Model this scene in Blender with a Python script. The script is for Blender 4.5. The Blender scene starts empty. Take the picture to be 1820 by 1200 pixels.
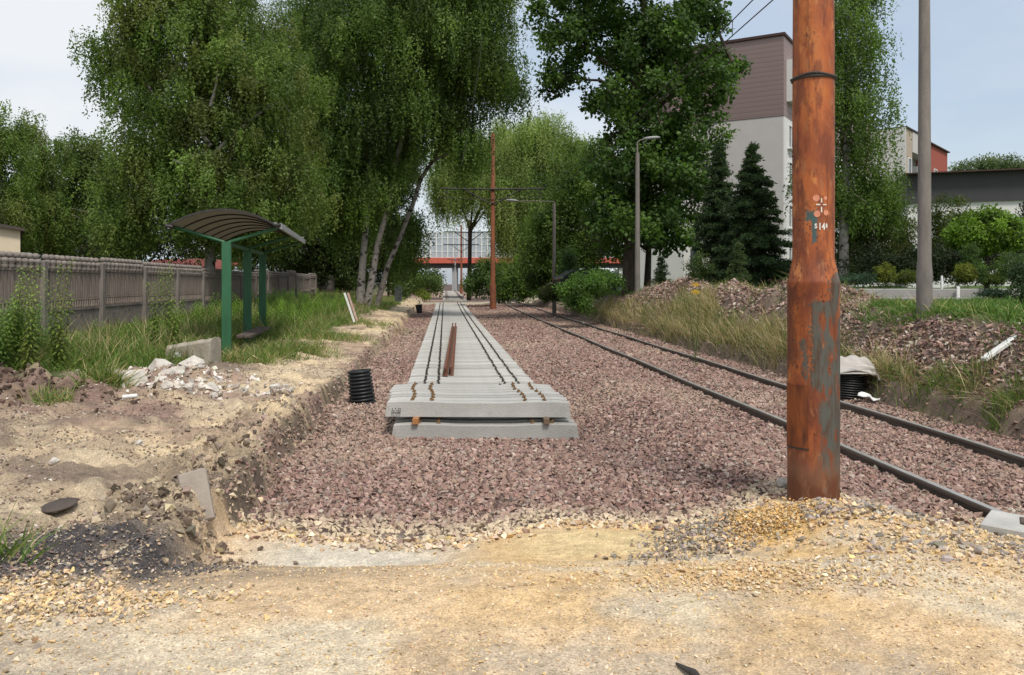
import bpy, math, random
import numpy as np
from mathutils import Vector, Matrix
random.seed(7)
RNG = np.random.default_rng(11)
R = math.radians
sc = bpy.context.scene

# ------------------------------------------------------------------ camera, sky, sun, exposure
CAMZ, FPX, HX, HY = 2.0, 1500.0, 910.0, 503.0
cam_d = bpy.data.cameras.new('camera'); cam = bpy.data.objects.new('camera', cam_d)
sc.collection.objects.link(cam); sc.camera = cam
cam.location = (0, 0, CAMZ); cam.rotation_euler = (R(90), 0, 0)
cam_d.sensor_width = 36; cam_d.lens = 36*FPX/1820
cam_d.shift_y = -(600-HY)/1820
cam_d.clip_start = 0.1; cam_d.clip_end = 3000
SUN_EL, SUN_AZ = 57, 156          # azimuth clockwise from +Y: behind the camera, a little to the right
sun_d = bpy.data.lights.new('sun', 'SUN'); sun = bpy.data.objects.new('sun', sun_d)
sc.collection.objects.link(sun)
sun_d.energy = 2.6; sun_d.angle = R(12); sun_d.color = (1, .955, .88)
sun.rotation_euler = (R(90-SUN_EL), 0, R(180-SUN_AZ))
w = bpy.data.worlds.new('World'); sc.world = w; w.use_nodes = True
nt = w.node_tree; N = nt.nodes; LK = nt.links
bg = N['Background']; bg.inputs['Strength'].default_value = 0.138
sky = N.new('ShaderNodeTexSky'); sky.sky_type = 'NISHITA'; sky.sun_disc = False
sky.sun_elevation = R(SUN_EL); sky.sun_rotation = R(SUN_AZ); sky.dust_density = 2.5; sky.air_density = 1.0
tc = N.new('ShaderNodeTexCoord'); mp = N.new('ShaderNodeMapping'); mp.inputs['Scale'].default_value = (1, 1, 2.6)
mp.inputs['Location'].default_value = (.35, .1, .2)
nz = N.new('ShaderNodeTexNoise'); nz.inputs['Scale'].default_value = 1.7; nz.inputs['Detail'].default_value = 7
nz.inputs['Roughness'].default_value = .5
rmp = N.new('ShaderNodeValToRGB'); rmp.color_ramp.elements[0].position = .40; rmp.color_ramp.elements[1].position = .60
rmp.color_ramp.elements[0].color = (.5, .5, .5, 1); rmp.color_ramp.elements[1].color = (1, 1, 1, 1)
nz2 = N.new('ShaderNodeTexNoise'); nz2.inputs['Scale'].default_value = 3.2; nz2.inputs['Detail'].default_value = 6
r2 = N.new('ShaderNodeValToRGB'); r2.color_ramp.elements[0].position = .38; r2.color_ramp.elements[1].position = .62
r2.color_ramp.elements[0].color = (4.0, 4.5, 5.0, 1); r2.color_ramp.elements[1].color = (5.15, 5.35, 5.6, 1)
mx = N.new('ShaderNodeMix'); mx.data_type = 'RGBA'
LK.new(tc.outputs['Generated'], mp.inputs['Vector']); LK.new(mp.outputs[0], nz.inputs['Vector']); LK.new(mp.outputs[0], nz2.inputs['Vector'])
LK.new(nz.outputs['Fac'], rmp.inputs['Fac']); LK.new(nz2.outputs['Fac'], r2.inputs['Fac'])
LK.new(rmp.outputs['Color'], mx.inputs[0]); LK.new(sky.outputs['Color'], mx.inputs[6]); LK.new(r2.outputs['Color'], mx.inputs[7])
LK.new(mx.outputs[2], bg.inputs['Color'])
sc.view_settings.view_transform = 'Standard'; sc.view_settings.look = 'None'
sc.view_settings.exposure = 0.28; sc.view_settings.gamma = 1
sc.cycles.max_bounces = 6; sc.cycles.diffuse_bounces = 3; sc.cycles.transmission_bounces = 4; sc.cycles.transparent_max_bounces = 6

# ------------------------------------------------------------------ helpers
COL = sc.collection
def W(px, py, Y): return np.array([(px-HX)/FPX*Y, Y, CAMZ+(HY-py)/FPX*Y])
def S(a, b, x):
    t = np.clip((x-a)/(b-a), 0, 1); return t*t*(3-2*t)
def _hash(ix, iy, s):
    h = (ix.astype(np.int64)*374761393 + iy.astype(np.int64)*668265263 + s*1442695041) & 0x7fffffff
    h = (h ^ (h >> 13))*1274126177 & 0x7fffffff
    return ((h ^ (h >> 16)) & 0xffff)/65535.0
def vnoise(x, y, s=0):
    x = np.asarray(x, float); y = np.asarray(y, float)
    ix = np.floor(x); iy = np.floor(y); fx = x-ix; fy = y-iy
    fx = fx*fx*(3-2*fx); fy = fy*fy*(3-2*fy)
    a = _hash(ix, iy, s); b = _hash(ix+1, iy, s); c = _hash(ix, iy+1, s); d = _hash(ix+1, iy+1, s)
    return (a*(1-fx)+b*fx)*(1-fy)+(c*(1-fx)+d*fx)*fy
def fbm(x, y, f, o=4, s=0):
    r = 0; a = .5; t = 0
    for k in range(o):
        r = r+a*vnoise(np.asarray(x)*f+17*k, np.asarray(y)*f-9*k, s+k); t += a; a *= .5; f *= 2.03
    return r/t-.5                                            # -.5 .. .5

def tag(o, label=None, cat=None, group=None, kind=None):
    if label: o['label'] = label
    if cat: o['category'] = cat
    if group: o['group'] = group
    if kind: o['kind'] = kind
    return o
def thing(name, label, cat, loc=(0, 0, 0), rz=0, group=None):
    o = bpy.data.objects.new(name, None); COL.objects.link(o)
    o.location = loc; o.rotation_euler = (0, 0, rz); o.empty_display_size = .2
    return tag(o, label, cat, group)
def link(name, me, parent=None, loc=(0, 0, 0)):
    o = bpy.data.objects.new(name, me); COL.objects.link(o); o.location = loc
    if parent is not None: o.parent = parent
    return o
def dup(root, loc, rz=None, label=None, group=None, rot=None):
    r = root.copy(); COL.objects.link(r); r.location = loc
    if rz is not None: r.rotation_euler = (0, 0, rz)
    if rot is not None: r.rotation_euler = rot
    if label: r['label'] = label
    if group: r['group'] = group
    for ch in list(root.children):
        c = ch.copy(); COL.objects.link(c); c.parent = r
        for g in ch.children:
            d = g.copy(); COL.objects.link(d); d.parent = c
    return r
def np_mesh(name, V, F, mat, C=None, smooth=False):
    me = bpy.data.meshes.new(name)
    V = np.asarray(V, np.float32); F = np.asarray(F, np.int32)
    n, k = F.shape
    me.vertices.add(len(V)); me.vertices.foreach_set('co', V.ravel())
    me.loops.add(n*k); me.loops.foreach_set('vertex_index', F.ravel())
    me.polygons.add(n); me.polygons.foreach_set('loop_start', np.arange(0, n*k, k, dtype=np.int32))
    me.polygons.foreach_set('loop_total', np.full(n, k, np.int32))
    me.polygons.foreach_set('use_smooth', np.full(n, bool(smooth)))
    if C is not None:
        a = me.color_attributes.new('Col', 'FLOAT_COLOR', 'POINT')
        c4 = np.ones((len(V), 4), np.float32); c4[:, :3] = C; a.data.foreach_set('color', c4.ravel())
    me.update(calc_edges=True)
    if mat: me.materials.append(mat)
    return me
class MB:
    def __init__(s): s.v = []; s.f = []; s.sm = []
    def add(s, vs, fs, sm=False):
        o = len(s.v); s.v += [tuple(map(float, v)) for v in vs]; s.f += [tuple(o+i for i in f) for f in fs]; s.sm += [sm]*len(fs); return s
    def box(s, c, d, rz=0, rx=0, ry=0, ch=0):
        x, y, z = d[0]/2, d[1]/2, d[2]/2
        M = Matrix.Rotation(rz, 3, 'Z') @ Matrix.Rotation(ry, 3, 'Y') @ Matrix.Rotation(rx, 3, 'X'); c = Vector(c)
        if ch <= 0:
            vs = [c+M @ Vector(p) for p in ((-x,-y,-z),(x,-y,-z),(x,y,-z),(-x,y,-z),(-x,-y,z),(x,-y,z),(x,y,z),(-x,y,z))]
            return s.add(vs, [(0,3,2,1),(4,5,6,7),(0,1,5,4),(1,2,6,5),(2,3,7,6),(3,0,4,7)])
        rings = []
        for zz, e in ((-z, ch), (-z+ch, 0), (z-ch, 0), (z, ch)):
            a, b = x-e, y-e
            rings.append([c+M @ Vector(p) for p in ((-a,-b+ch,zz),(-a+ch,-b,zz),(a-ch,-b,zz),(a,-b+ch,zz),(a,b-ch,zz),(a-ch,b,zz),(-a+ch,b,zz),(-a,b-ch,zz))])
        return s.rings(rings)
    def rings(s, rs, cap=True, sm=False):
        n = len(rs[0]); vs = [p for r in rs for p in r]; fs = []
        for k in range(len(rs)-1):
            for i in range(n):
                j = (i+1) % n; fs.append((k*n+i, k*n+j, (k+1)*n+j, (k+1)*n+i))
        s.add(vs, fs, sm)
        if cap:
            s.add(rs[0], [tuple(range(n-1, -1, -1))]); s.add(rs[-1], [tuple(range(n))])
        return s
    def tube(s, pts, rad, n=8, cap=True):
        pts = [Vector(p) for p in pts]
        if not hasattr(rad, '__len__'): rad = [rad]*len(pts)
        rs = []; up = None
        for i, p in enumerate(pts):
            d = (pts[min(i+1, len(pts)-1)]-pts[max(i-1, 0)]).normalized()
            if up is None: up = Vector((0, 0, 1)) if abs(d.z) < .9 else Vector((1, 0, 0))
            a = d.cross(up).normalized(); b = a.cross(d).normalized(); up = b
            rs.append([p+(a*math.cos(t)+b*math.sin(t))*rad[i] for t in [2*math.pi*k/n for k in range(n)]])
        return s.rings([list(reversed(r)) for r in rs], cap, True)
    def lathe(s, prof, n=24, c=(0, 0, 0), cap=True):
        rs = [[(c[0]+r*math.cos(2*math.pi*k/n), c[1]+r*math.sin(2*math.pi*k/n), c[2]+z) for k in range(n)] for r, z in prof]
        return s.rings(rs, cap, True)
    def mesh(s, name, mat):
        me = bpy.data.meshes.new(name); me.from_pydata(s.v, [], s.f)
        me.polygons.foreach_set('use_smooth', np.array(s.sm, bool)); me.update()
        if mat: me.materials.append(mat)
        return me
    def build(s, name, mat, parent=None, loc=(0, 0, 0)): return link(name, s.mesh(name, mat), parent, loc)

# ------------------------------------------------------------------ materials
def newmat(name):
    m = bpy.data.materials.new(name); m.use_nodes = True
    return m, m.node_tree.nodes, m.node_tree.links, m.node_tree.nodes['Principled BSDF']
def ramp(N, stops):
    r = N.new('ShaderNodeValToRGB'); e = r.color_ramp.elements
    e[0].position, e[0].color = stops[0][0], (*stops[0][1], 1); e[1].position, e[1].color = stops[-1][0], (*stops[-1][1], 1)
    for p, c in stops[1:-1]:
        x = e.new(p); x.color = (*c, 1)
    return r
def mat(name, c1, c2=None, scale=4, rough=.8, bump=.2, bscale=None, metal=0, stretch=(1, 1, 1), spec=.3, spots=None):
    m, N, L, P = newmat(name)
    c2 = c2 or tuple(x*.75 for x in c1)
    tc = N.new('ShaderNodeTexCoord'); mp = N.new('ShaderNodeMapping'); mp.inputs['Scale'].default_value = stretch
    nz = N.new('ShaderNodeTexNoise'); nz.inputs['Scale'].default_value = scale; nz.inputs['Detail'].default_value = 7; nz.inputs['Roughness'].default_value = .62
    L.new(tc.outputs['Object'], mp.inputs[0]); L.new(mp.outputs[0], nz.inputs['Vector'])
    r = ramp(N, [(.32, c2), (.68, c1)]); L.new(nz.outputs['Fac'], r.inputs[0]); out = r.outputs[0]
    if spots:
        n3 = N.new('ShaderNodeTexNoise'); n3.inputs['Scale'].default_value = spots[1]; n3.inputs['Detail'].default_value = 5
        L.new(mp.outputs[0], n3.inputs['Vector'])
        r3 = ramp(N, [(spots[2], (0, 0, 0)), (spots[2]+.08, (1, 1, 1))]); L.new(n3.outputs['Fac'], r3.inputs[0])
        mm = N.new('ShaderNodeMix'); mm.data_type = 'RGBA'; L.new(r3.outputs[0], mm.inputs[0]); L.new(out, mm.inputs[6]); mm.inputs[7].default_value = (*spots[0], 1)
        out = mm.outputs[2]
    L.new(out, P.inputs['Base Color'])
    P.inputs['Roughness'].default_value = rough; P.inputs['Metallic'].default_value = metal; P.inputs['Specular IOR Level'].default_value = spec
    if bump:
        n2 = N.new('ShaderNodeTexNoise'); n2.inputs['Scale'].default_value = bscale or scale*6; n2.inputs['Detail'].default_value = 5
        L.new(mp.outputs[0], n2.inputs['Vector'])
        b = N.new('ShaderNodeBump'); b.inputs['Strength'].default_value = bump; b.inputs['Distance'].default_value = .02
        L.new(n2.outputs['Fac'], b.inputs['Height']); L.new(b.outputs[0], P.inputs['Normal'])
    return m
def leafmat(name, trans=.35, rough=.5):
    m, N, L, P = newmat(name)
    a = N.new('ShaderNodeAttribute'); a.attribute_name = 'Col'
    L.new(a.outputs['Color'], P.inputs['Base Color']); P.inputs['Roughness'].default_value = rough; P.inputs['Specular IOR Level'].default_value = .35
    t = N.new('ShaderNodeBsdfTranslucent'); hs = N.new('ShaderNodeMix'); hs.data_type = 'RGBA'; hs.blend_type = 'MULTIPLY'; hs.inputs[0].default_value = 1
    L.new(a.outputs['Color'], hs.inputs[6]); hs.inputs[7].default_value = (1.15, 1.25, .6, 1)
    L.new(hs.outputs[2], t.inputs['Color'])
    ms = N.new('ShaderNodeMixShader'); ms.inputs[0].default_value = trans
    L.new(P.outputs[0], ms.inputs[1]); L.new(t.outputs[0], ms.inputs[2]); L.new(ms.outputs[0], N['Material Output'].inputs['Surface'])
    return m
def attrmat(name, rough=.9, nscale=40, amp=.35, bump=.5, dist=.01, second=None):
    m, N, L, P = newmat(name)
    a = N.new('ShaderNodeAttribute'); a.attribute_name = 'Col'
    tc = N.new('ShaderNodeTexCoord'); nz = N.new('ShaderNodeTexNoise'); nz.inputs['Scale'].default_value = nscale; nz.inputs['Detail'].default_value = 8; nz.inputs['Roughness'].default_value = .7
    L.new(tc.outputs['Object'], nz.inputs['Vector'])
    r = ramp(N, [(.3, (1-amp,)*3), (.7, (1+amp,)*3)]); L.new(nz.outputs['Fac'], r.inputs[0])
    mm = N.new('ShaderNodeMix'); mm.data_type = 'RGBA'; mm.blend_type = 'MULTIPLY'; mm.inputs[0].default_value = 1
    L.new(a.outputs['Color'], mm.inputs[6]); L.new(r.outputs[0], mm.inputs[7]); L.new(mm.outputs[2], P.inputs['Base Color'])
    P.inputs['Roughness'].default_value = rough; P.inputs['Specular IOR Level'].default_value = .2
    if bump:
        b = N.new('ShaderNodeBump'); b.inputs['Strength'].default_value = bump; b.inputs['Distance'].default_value = dist
        L.new(nz.outputs['Fac'], b.inputs['Height']); L.new(b.outputs[0], P.inputs['Normal'])
    return m
LEAF = leafmat('leaf', .50); GRASS = leafmat('grass_blade', .3, .55)
STONE = attrmat('stone', .85, 30, .25, .3, .006)
GROUND = attrmat('ground_soil', .95, 70, .36, .9, .010)
_n, _l = GROUND.node_tree.nodes, GROUND.node_tree.links; _pb = _n['Principled BSDF']; _src = _pb.inputs['Base Color'].links[0].from_socket
_t = _n.new('ShaderNodeTexCoord'); _v = _n.new('ShaderNodeTexVoronoi'); _v.inputs['Scale'].default_value = 130; _v.inputs['Randomness'].default_value = 1; _l.new(_t.outputs['Object'], _v.inputs['Vector'])
_sp = _n.new('ShaderNodeSeparateColor'); _l.new(_v.outputs['Color'], _sp.inputs[0]); _r = ramp(_n, [(0, (.62,)*3), (.15, (.88,)*3), (.8, (1.05,)*3), (1, (1.35,)*3)]); _l.new(_sp.outputs[0], _r.inputs[0])
_mm = _n.new('ShaderNodeMix'); _mm.data_type = 'RGBA'; _mm.blend_type = 'MULTIPLY'; _mm.inputs[0].default_value = 1; _l.new(_src, _mm.inputs[6]); _l.new(_r.outputs[0], _mm.inputs[7]); _l.new(_mm.outputs[2], _pb.inputs['Base Color'])
CONC = mat('concrete', (.50, .49, .455), (.36, .35, .325), 3, .85, .25, 60)
CONC_OLD = mat('weathered_concrete', (.27, .235, .205), (.15, .13, .115), 2.2, .9, .5, 40, spots=((.10, .09, .08), 5, .58))
SLEEP = mat('sleeper_concrete', (.47, .455, .42), (.36, .35, .32), 2.3, .88, .35, 50, spots=((.37, .355, .325), 9, .60))
_n, _l = SLEEP.node_tree.nodes, SLEEP.node_tree.links; _oi = _n.new('ShaderNodeObjectInfo'); _mr = _n.new('ShaderNodeMapRange'); _mr.inputs[3].default_value = .82; _mr.inputs[4].default_value = 1.10
_pb = _n['Principled BSDF']; _src = _pb.inputs['Base Color'].links[0].from_socket; _mm = _n.new('ShaderNodeMix'); _mm.data_type = 'RGBA'; _mm.blend_type = 'MULTIPLY'; _mm.inputs[0].default_value = 1
_l.new(_oi.outputs['Random'], _mr.inputs[0]); _l.new(_src, _mm.inputs[6]); _l.new(_mr.outputs[0], _mm.inputs[7]); _l.new(_mm.outputs[2], _pb.inputs['Base Color'])
LAMPC = mat('lamp_concrete', (.235, .21, .185), (.15, .135, .12), 5, .9, .4, 50, stretch=(1, 1, .3))
BLACKP = mat('black_plastic', (.022, .023, .024), (.012, .012, .013), 6, .45, 0)
DARKM = mat('dark_metal', (.05, .045, .04), (.03, .026, .024), 8, .6, .2)
GREYM = mat('grey_metal', (.35, .36, .36), (.25, .25, .25), 8, .5, .1)
WHITE = mat('white_paint', (.75, .75, .72), (.6, .6, .57), 8, .6, .1)
RUST = mat('rusty_steel', (.20, .085, .05), (.08, .035, .022), 14, .8, .4, 50, stretch=(1, 1, .4))
RAILM = mat('worn_rail_steel', (.13, .105, .085), (.075, .058, .046), 10, .5, .25, 40, stretch=(1, .1, 1))
RAILTOP = mat('rail_running_surface', (.36, .35, .33), (.26, .25, .23), 6, .28, .05, metal=.0, spec=.8)
GREENP = mat('green_paint', (.035, .14, .06), (.022, .09, .04), 5, .45, .15, 60, stretch=(1, 1, .25), spec=.4, spots=((.07, .085, .05), 16, .66))
WOOD = mat('grey_wood', (.12, .095, .08), (.055, .042, .035), 6, .85, .4, 30, stretch=(1, .15, 1))
BARKW = mat('birch_bark', (.27, .25, .225), (.15, .135, .12), 5, .85, .3, 20, spots=((.03, .026, .022), 3.2, .53), stretch=(1, 1, 1.4))
BARKD = mat('dark_bark', (.075, .058, .045), (.035, .027, .021), 6, .95, .6, 25, stretch=(1, 1, .3))
GLASSD = mat('window_glass', (.05, .06, .07), (.03, .035, .04), 2, .08, 0, spec=.8)

# ------------------------------------------------------------------ terrain
def Ledge(Y): return -1.7-.085*Y+.28*fbm(Y, Y*0+3, .55, 3, 5)+.16*fbm(Y, Y*0, 2.2, 3, 9)
def Redge(Y): return 6.9-.07*Y+.35*fbm(Y, Y*0+8, .5, 3, 15)+.12*fbm(Y, Y*0, 2.5, 2, 19)
def front(X, Y):
    wob = .5*fbm(X, Y*0, .9, 3, 31)
    wob = .3*wob
    a = 4.2+.8*S(.9, 3.2, X)+wob
    b = 6.55-.25*S(2.2, 3.2, X)+wob
    return 1-S(a, b, Y)
def Ybound(X):
    return np.interp(X, [-2.6, -2.1, -1.5, -.6, 0, .4, 1.1, 1.8, 2.4, 2.75, 3.6, 4.5], [6.5, 6.9, 6.68, 6.55, 6.8, 7.1, 7.0, 6.95, 7.3, 7.05, 6.5, 6.2])+.22*fbm(X, X*0+4, 1.3, 3, 131)+.1*fbm(X, X*0, 5, 2, 132)
def H(X, Y):
    X = np.asarray(X, float); Y = np.asarray(Y, float)
    dl = Ledge(Y)-X; dr = X-Redge(Y)
    near = 1-S(10, 16, Y)
    n1 = fbm(X, Y, .8, 4, 2); n2 = fbm(X, Y, 3.5, 4, 3); n3 = fbm(X, Y, 9, 3, 4)
    z = .31*S(0, .13, dl)+.12*S(.2, 2.6, dl)+.16*S(2.5, 6, dl)
    z = z+S(.0, .3, dl)*(.16*n1+(.13+.08*near)*n2+.07*n3)
    lump = np.exp(-((dl-.35)/.4)**2)
    n5 = fbm(X, Y, 18, 3, 6); z = z+lump*near*(.26*n2+.22*n3+.10*n5+.05)+S(0, .3, dl)*near*.06*n5
    z = z+.30*np.exp(-(((X+7.0)/1.7)**2+((Y-11.3)/.8)**2))*(1+1.6*n2)     # loam heap
    z = z+.22*np.exp(-(((X+5.1)/1.3)**2+((Y-13.2)/.8)**2))*(1+1.4*n2)     # rubble heap
    z = z+.5*np.exp(-(((X+8.6)/1.6)**2+((Y-44.)/4)**2))                   # mound at the birches
    z = z+.35*S(20, 40, Y)*S(3, 7, dl)*(1-S(60, 90, Y))
    # right
    tz = S(2.1, 3.3, X+.07*Y)*(1-S(0, 6, dr))
    z = z+.065*tz
    k = 1-.45*S(50, 95, Y)
    edge = S(0, .16, dr)
    zr = .34*edge+1.08*S(.10, 1.35, dr)+.16*S(2, 10, dr)+.35*S(12, 28, dr)
    ridge = np.exp(-((dr-1.75)/.75)**2)*S(16.5, 18.8, Y)*(1-S(33, 40, Y))
    zr = zr+ridge*(.30+1.2*fbm(X, Y, .38, 2, 41)+.35*n2)
    zr = zr+edge*(.20*n1*S(.3, 1.5, dr)+.14*n2*(1-S(3, 5, dr)))
    z = z+zr*k
    z = z+.16*S(52, 75, Y)*(1-S(.0, 2, dr))+.25*S(80, 140, Y)
    # ballast micro relief
    inb = (1-S(-.1, .1, dl))*(1-S(-.1, .1, dr))
    z = z+inb*(.05*n1+.03*n2)
    z = z+inb*.13*np.exp(-((X+.07*Y-2.9)/.55)**2)*(1-S(14, 30, Y))
    # foreground sand road
    f = front(X, Y)
    zf = .36+.08*n1+.035*n2+.03*S(1, 4, -X-1.5)
    zf = zf+.05*S(3.6, 2.6, Y)
    z = z*(1-f)+zf*f
    pit = np.exp(-(((X+1.25)/.80)**4+((Y-6.2)/.50)**4)); z = z*(1-pit)+(-.035)*pit
    pit2 = np.exp(-(((X-.75)/.72)**4+((Y-6.35)/.42)**4)); z = z*(1-.8*pit2)+(.05)*.8*pit2
    z = z+.09*np.exp(-(((X-2.25)/.6)**2+((Y-6.5)/.40)**2))+.08*np.exp(-(((X-2.9)/.7)**2+((Y-6.2)/.4)**2))
    z = z+.07*np.exp(-(((X-1.3)/.9)**2+((Y-5.0)/.25)**2))+.12*np.exp(-(((X-1.6+.55*(6.5-Y))/.28)**2+((Y-6.45)/.4)**2))+.07*np.exp(-(((X-2.9)/.9)**2+((Y-6.0)/.35)**2))+.012*fbm(X, Y, 14, 3, 8)
    return z
def Hs(x, y): return float(H(np.array([x]), np.array([y]))[0])
def mixc(c, d, m): return c*(1-m[..., None])+np.array(d)*m[..., None]
def groundcol(X, Y):
    dl = Ledge(Y)-X; dr = X-Redge(Y)
    n1 = fbm(X, Y, .7, 4, 51); n2 = fbm(X, Y, 2.6, 4, 52); n3 = fbm(X, Y, 11, 3, 53); n4 = fbm(X, Y, 30, 2, 54)
    c = np.zeros(X.shape+(3,))+np.array((.10, .085, .045))
    c = mixc(c, (.05, .085, .022), S(-.1, .2, n1)*S(3, 4, np.maximum(dl, dr)))
    inb = (1-S(-.05, .12, dl))*(1-S(-.05, .1, dr)); c = mixc(c, (.10, .068, .058), inb)
    # left bank dirt
    ml = S(-.05, .1, dl)*(1-S(3.6, 4.6, dl+1.5*n1))
    c = mixc(c, (.36, .28, .19), ml)
    c = mixc(c, (.19, .145, .11), ml*S(.0, .14, n2+.4*n1))
    c = mixc(c, (.58, .455, .29), ml*S(6.9, 8.5, Y)*(1-S(1.2, 2.6, dl+2.2*n1))*S(-.16, -.02, n2+.5*n1))
    c = mixc(c, (.47, .38, .26), ml*S(.04, .15, fbm(X, Y, 1.3, 4, 61))*.8)
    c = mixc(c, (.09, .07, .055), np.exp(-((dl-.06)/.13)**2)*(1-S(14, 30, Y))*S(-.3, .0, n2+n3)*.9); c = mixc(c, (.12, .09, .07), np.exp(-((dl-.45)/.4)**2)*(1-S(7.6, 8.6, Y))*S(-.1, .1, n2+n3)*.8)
    c = mixc(c, (.085, .06, .045), np.exp(-(((X+7.0)/1.9)**2+((Y-11.4)/.95)**2)*1.1)*S(-.2, .05, n2))
    c = mixc(c, (.20, .13, .10), np.exp(-(((X+6.6)/2.1)**2+((Y-10.1)/.9)**2))*.7)
    # pinkish spill beside the bank crest
    c = mixc(c, (.22, .14, .12), ml*S(.05, .14, fbm(X, Y, .9, 3, 71))*S(8, 10, Y)*.6)
    # right bank
    mr = S(-.02, .05, dr)
    c = mixc(c, (.21, .155, .115), mr*(1-S(.5, .9, dr)))
    lw = 1.1+1.4*S(16.3, 18, Y)*(1-S(32, 38, Y)); c = mixc(c, (.19, .14, .11), mr*S(.4, .7, dr)*(1-S(lw, lw+.4, dr+.8*n1)))
    c = mixc(c, (.06, .10, .025), S(lw, lw+.4, dr+.8*n1))
    # crossing path far away
    c = mixc(c, (.42, .36, .27), S(70, 73, Y)*(1-S(79, 82, Y))*S(-9.5, -8, X)*(1-S(4, 6, X)))
    c = mixc(c, (.30, .20, .16), S(82, 84, Y)*(1-S(150, 160, Y))*(1-S(5, 8, np.abs(X+7.5+.08*(Y-85)))))
    # foreground
    f = S(-.10, .14, Ybound(X)-Y+.25*n2)*(1-S(-.1, .1, dl-.1)*S(5.0, 5.6, Y))
    sand = np.zeros_like(c)+np.array((.60, .438, .268))
    sand = mixc(sand, (.64, .43, .20), S(-.16, .16, n1+.4*n2+.12-.10*np.abs(X-1.2))*.8*S(3.4, 5.0, Y+.25*X))
    sand = mixc(sand, (.60, .53, .40), S(.0, .2, fbm(X, Y, 1.1, 3, 81))*.7)
    sand = mixc(sand, (.44, .38, .30), S(.05, .2, fbm(X, Y, 1.7, 4, 82))*.6)
    sand = mixc(sand, (.34, .27, .20), S(.08, .2, n2+.6*n3)*.45)
    sand = mixc(sand, (.30, .235, .17), S(1.3, 2.0, -X-.15*Y+1.4*n1)*.75)
    sand = mixc(sand, (.30, .24, .18), np.exp(-(((X+1.5)/.8)**2+((Y-5.65)/.22)**2))*.8)  # shade along the pit's front lip, painted into the sand colour
    c = c*(1-f[..., None])+sand*f[..., None]
    yel = np.exp(-(((X-1.2)/1.5)**2+((Y-5.75)/.75)**2)); c = mixc(c, (.64, .43, .19), np.clip(yel*1.3, 0, 1)*f*S(-.2, .1, n2+.5*n1)*.85)
    yel = np.exp(-(((X-1.7)/1.1)**2+((Y-4.95)/.22)**2)); c = mixc(c, (.52, .30, .11), yel*f*S(-.1, .12, n2)*.8)
    dk = np.exp(-(((X+2.0)/1.0)**2+((Y-5.25)/.5)**2)); c = mixc(c, (.27, .21, .155), np.clip(dk*1.3, 0, 1)*S(-.25, .1, n2+.5*n3)*.85)
    pit = np.exp(-(((X+1.22+.15*n1)/.78)**4+((Y-6.25-.3*n1)/.42)**4)); c = mixc(c, (.56, .50, .40), pit); pit2 = np.exp(-(((X-.75)/.75)**4+((Y-6.35)/.42)**4)); c = mixc(c, (.60, .46, .25), pit2)
    asp = np.exp(-(((X+2.75)/.85)**4+((Y-5.15)/.5)**4)); c = mixc(c, (.075, .067, .065), np.clip(asp*1.2, 0, 1)*S(-.35, -.1, n2+n3))
    c = mixc(c, (.62, .40, .14), np.exp(-(((X-1.9)/.35)**2+((Y-6.35)/.3)**2))*.9)
    gr = np.exp(-(((X-1.55+.55*(6.5-Y))/.28)**2+((Y-6.3)/.42)**2)); c = mixc(c, (.27, .23, .185), np.clip(gr*1.2, 0, 1)*S(-.2, .1, n2))
    return np.clip(c*(1+.5*n3[..., None]+.5*n4[..., None]), .01, .9)
def lines(segs):
    out = [segs[0][0]]
    for a, b, s in segs:
        n = max(1, int(round((b-a)/s))); out += list(np.linspace(a, b, n+1)[1:])
    return np.array(out)
gx = lines([(-400, -120, 40), (-120, -40, 4), (-40, -16, .8), (-16, -9.5, .2), (-9.5, -4.6, .06), (-4.6, 4.6, .035), (4.6, 8, .06), (8, 14, .2), (14, 40, .8), (40, 120, 4), (120, 400, 40)])
gy = lines([(-60, -4, 8), (-4, 1.5, .5), (1.5, 2.6, .06), (2.6, 9, .028), (9, 15, .05), (15, 30, .1), (30, 60, .25), (60, 120, .8), (120, 240, 4), (240, 900, 40)])
GXm, GYm = np.meshgrid(gx, gy)
GZ = H(GXm, GYm)
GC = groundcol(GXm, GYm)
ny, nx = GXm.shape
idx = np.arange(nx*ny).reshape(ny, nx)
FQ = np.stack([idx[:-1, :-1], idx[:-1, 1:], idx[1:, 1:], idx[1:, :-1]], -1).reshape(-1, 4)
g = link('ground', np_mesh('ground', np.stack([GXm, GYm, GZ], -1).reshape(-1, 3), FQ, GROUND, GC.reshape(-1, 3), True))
tag(g, kind='structure')

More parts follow.
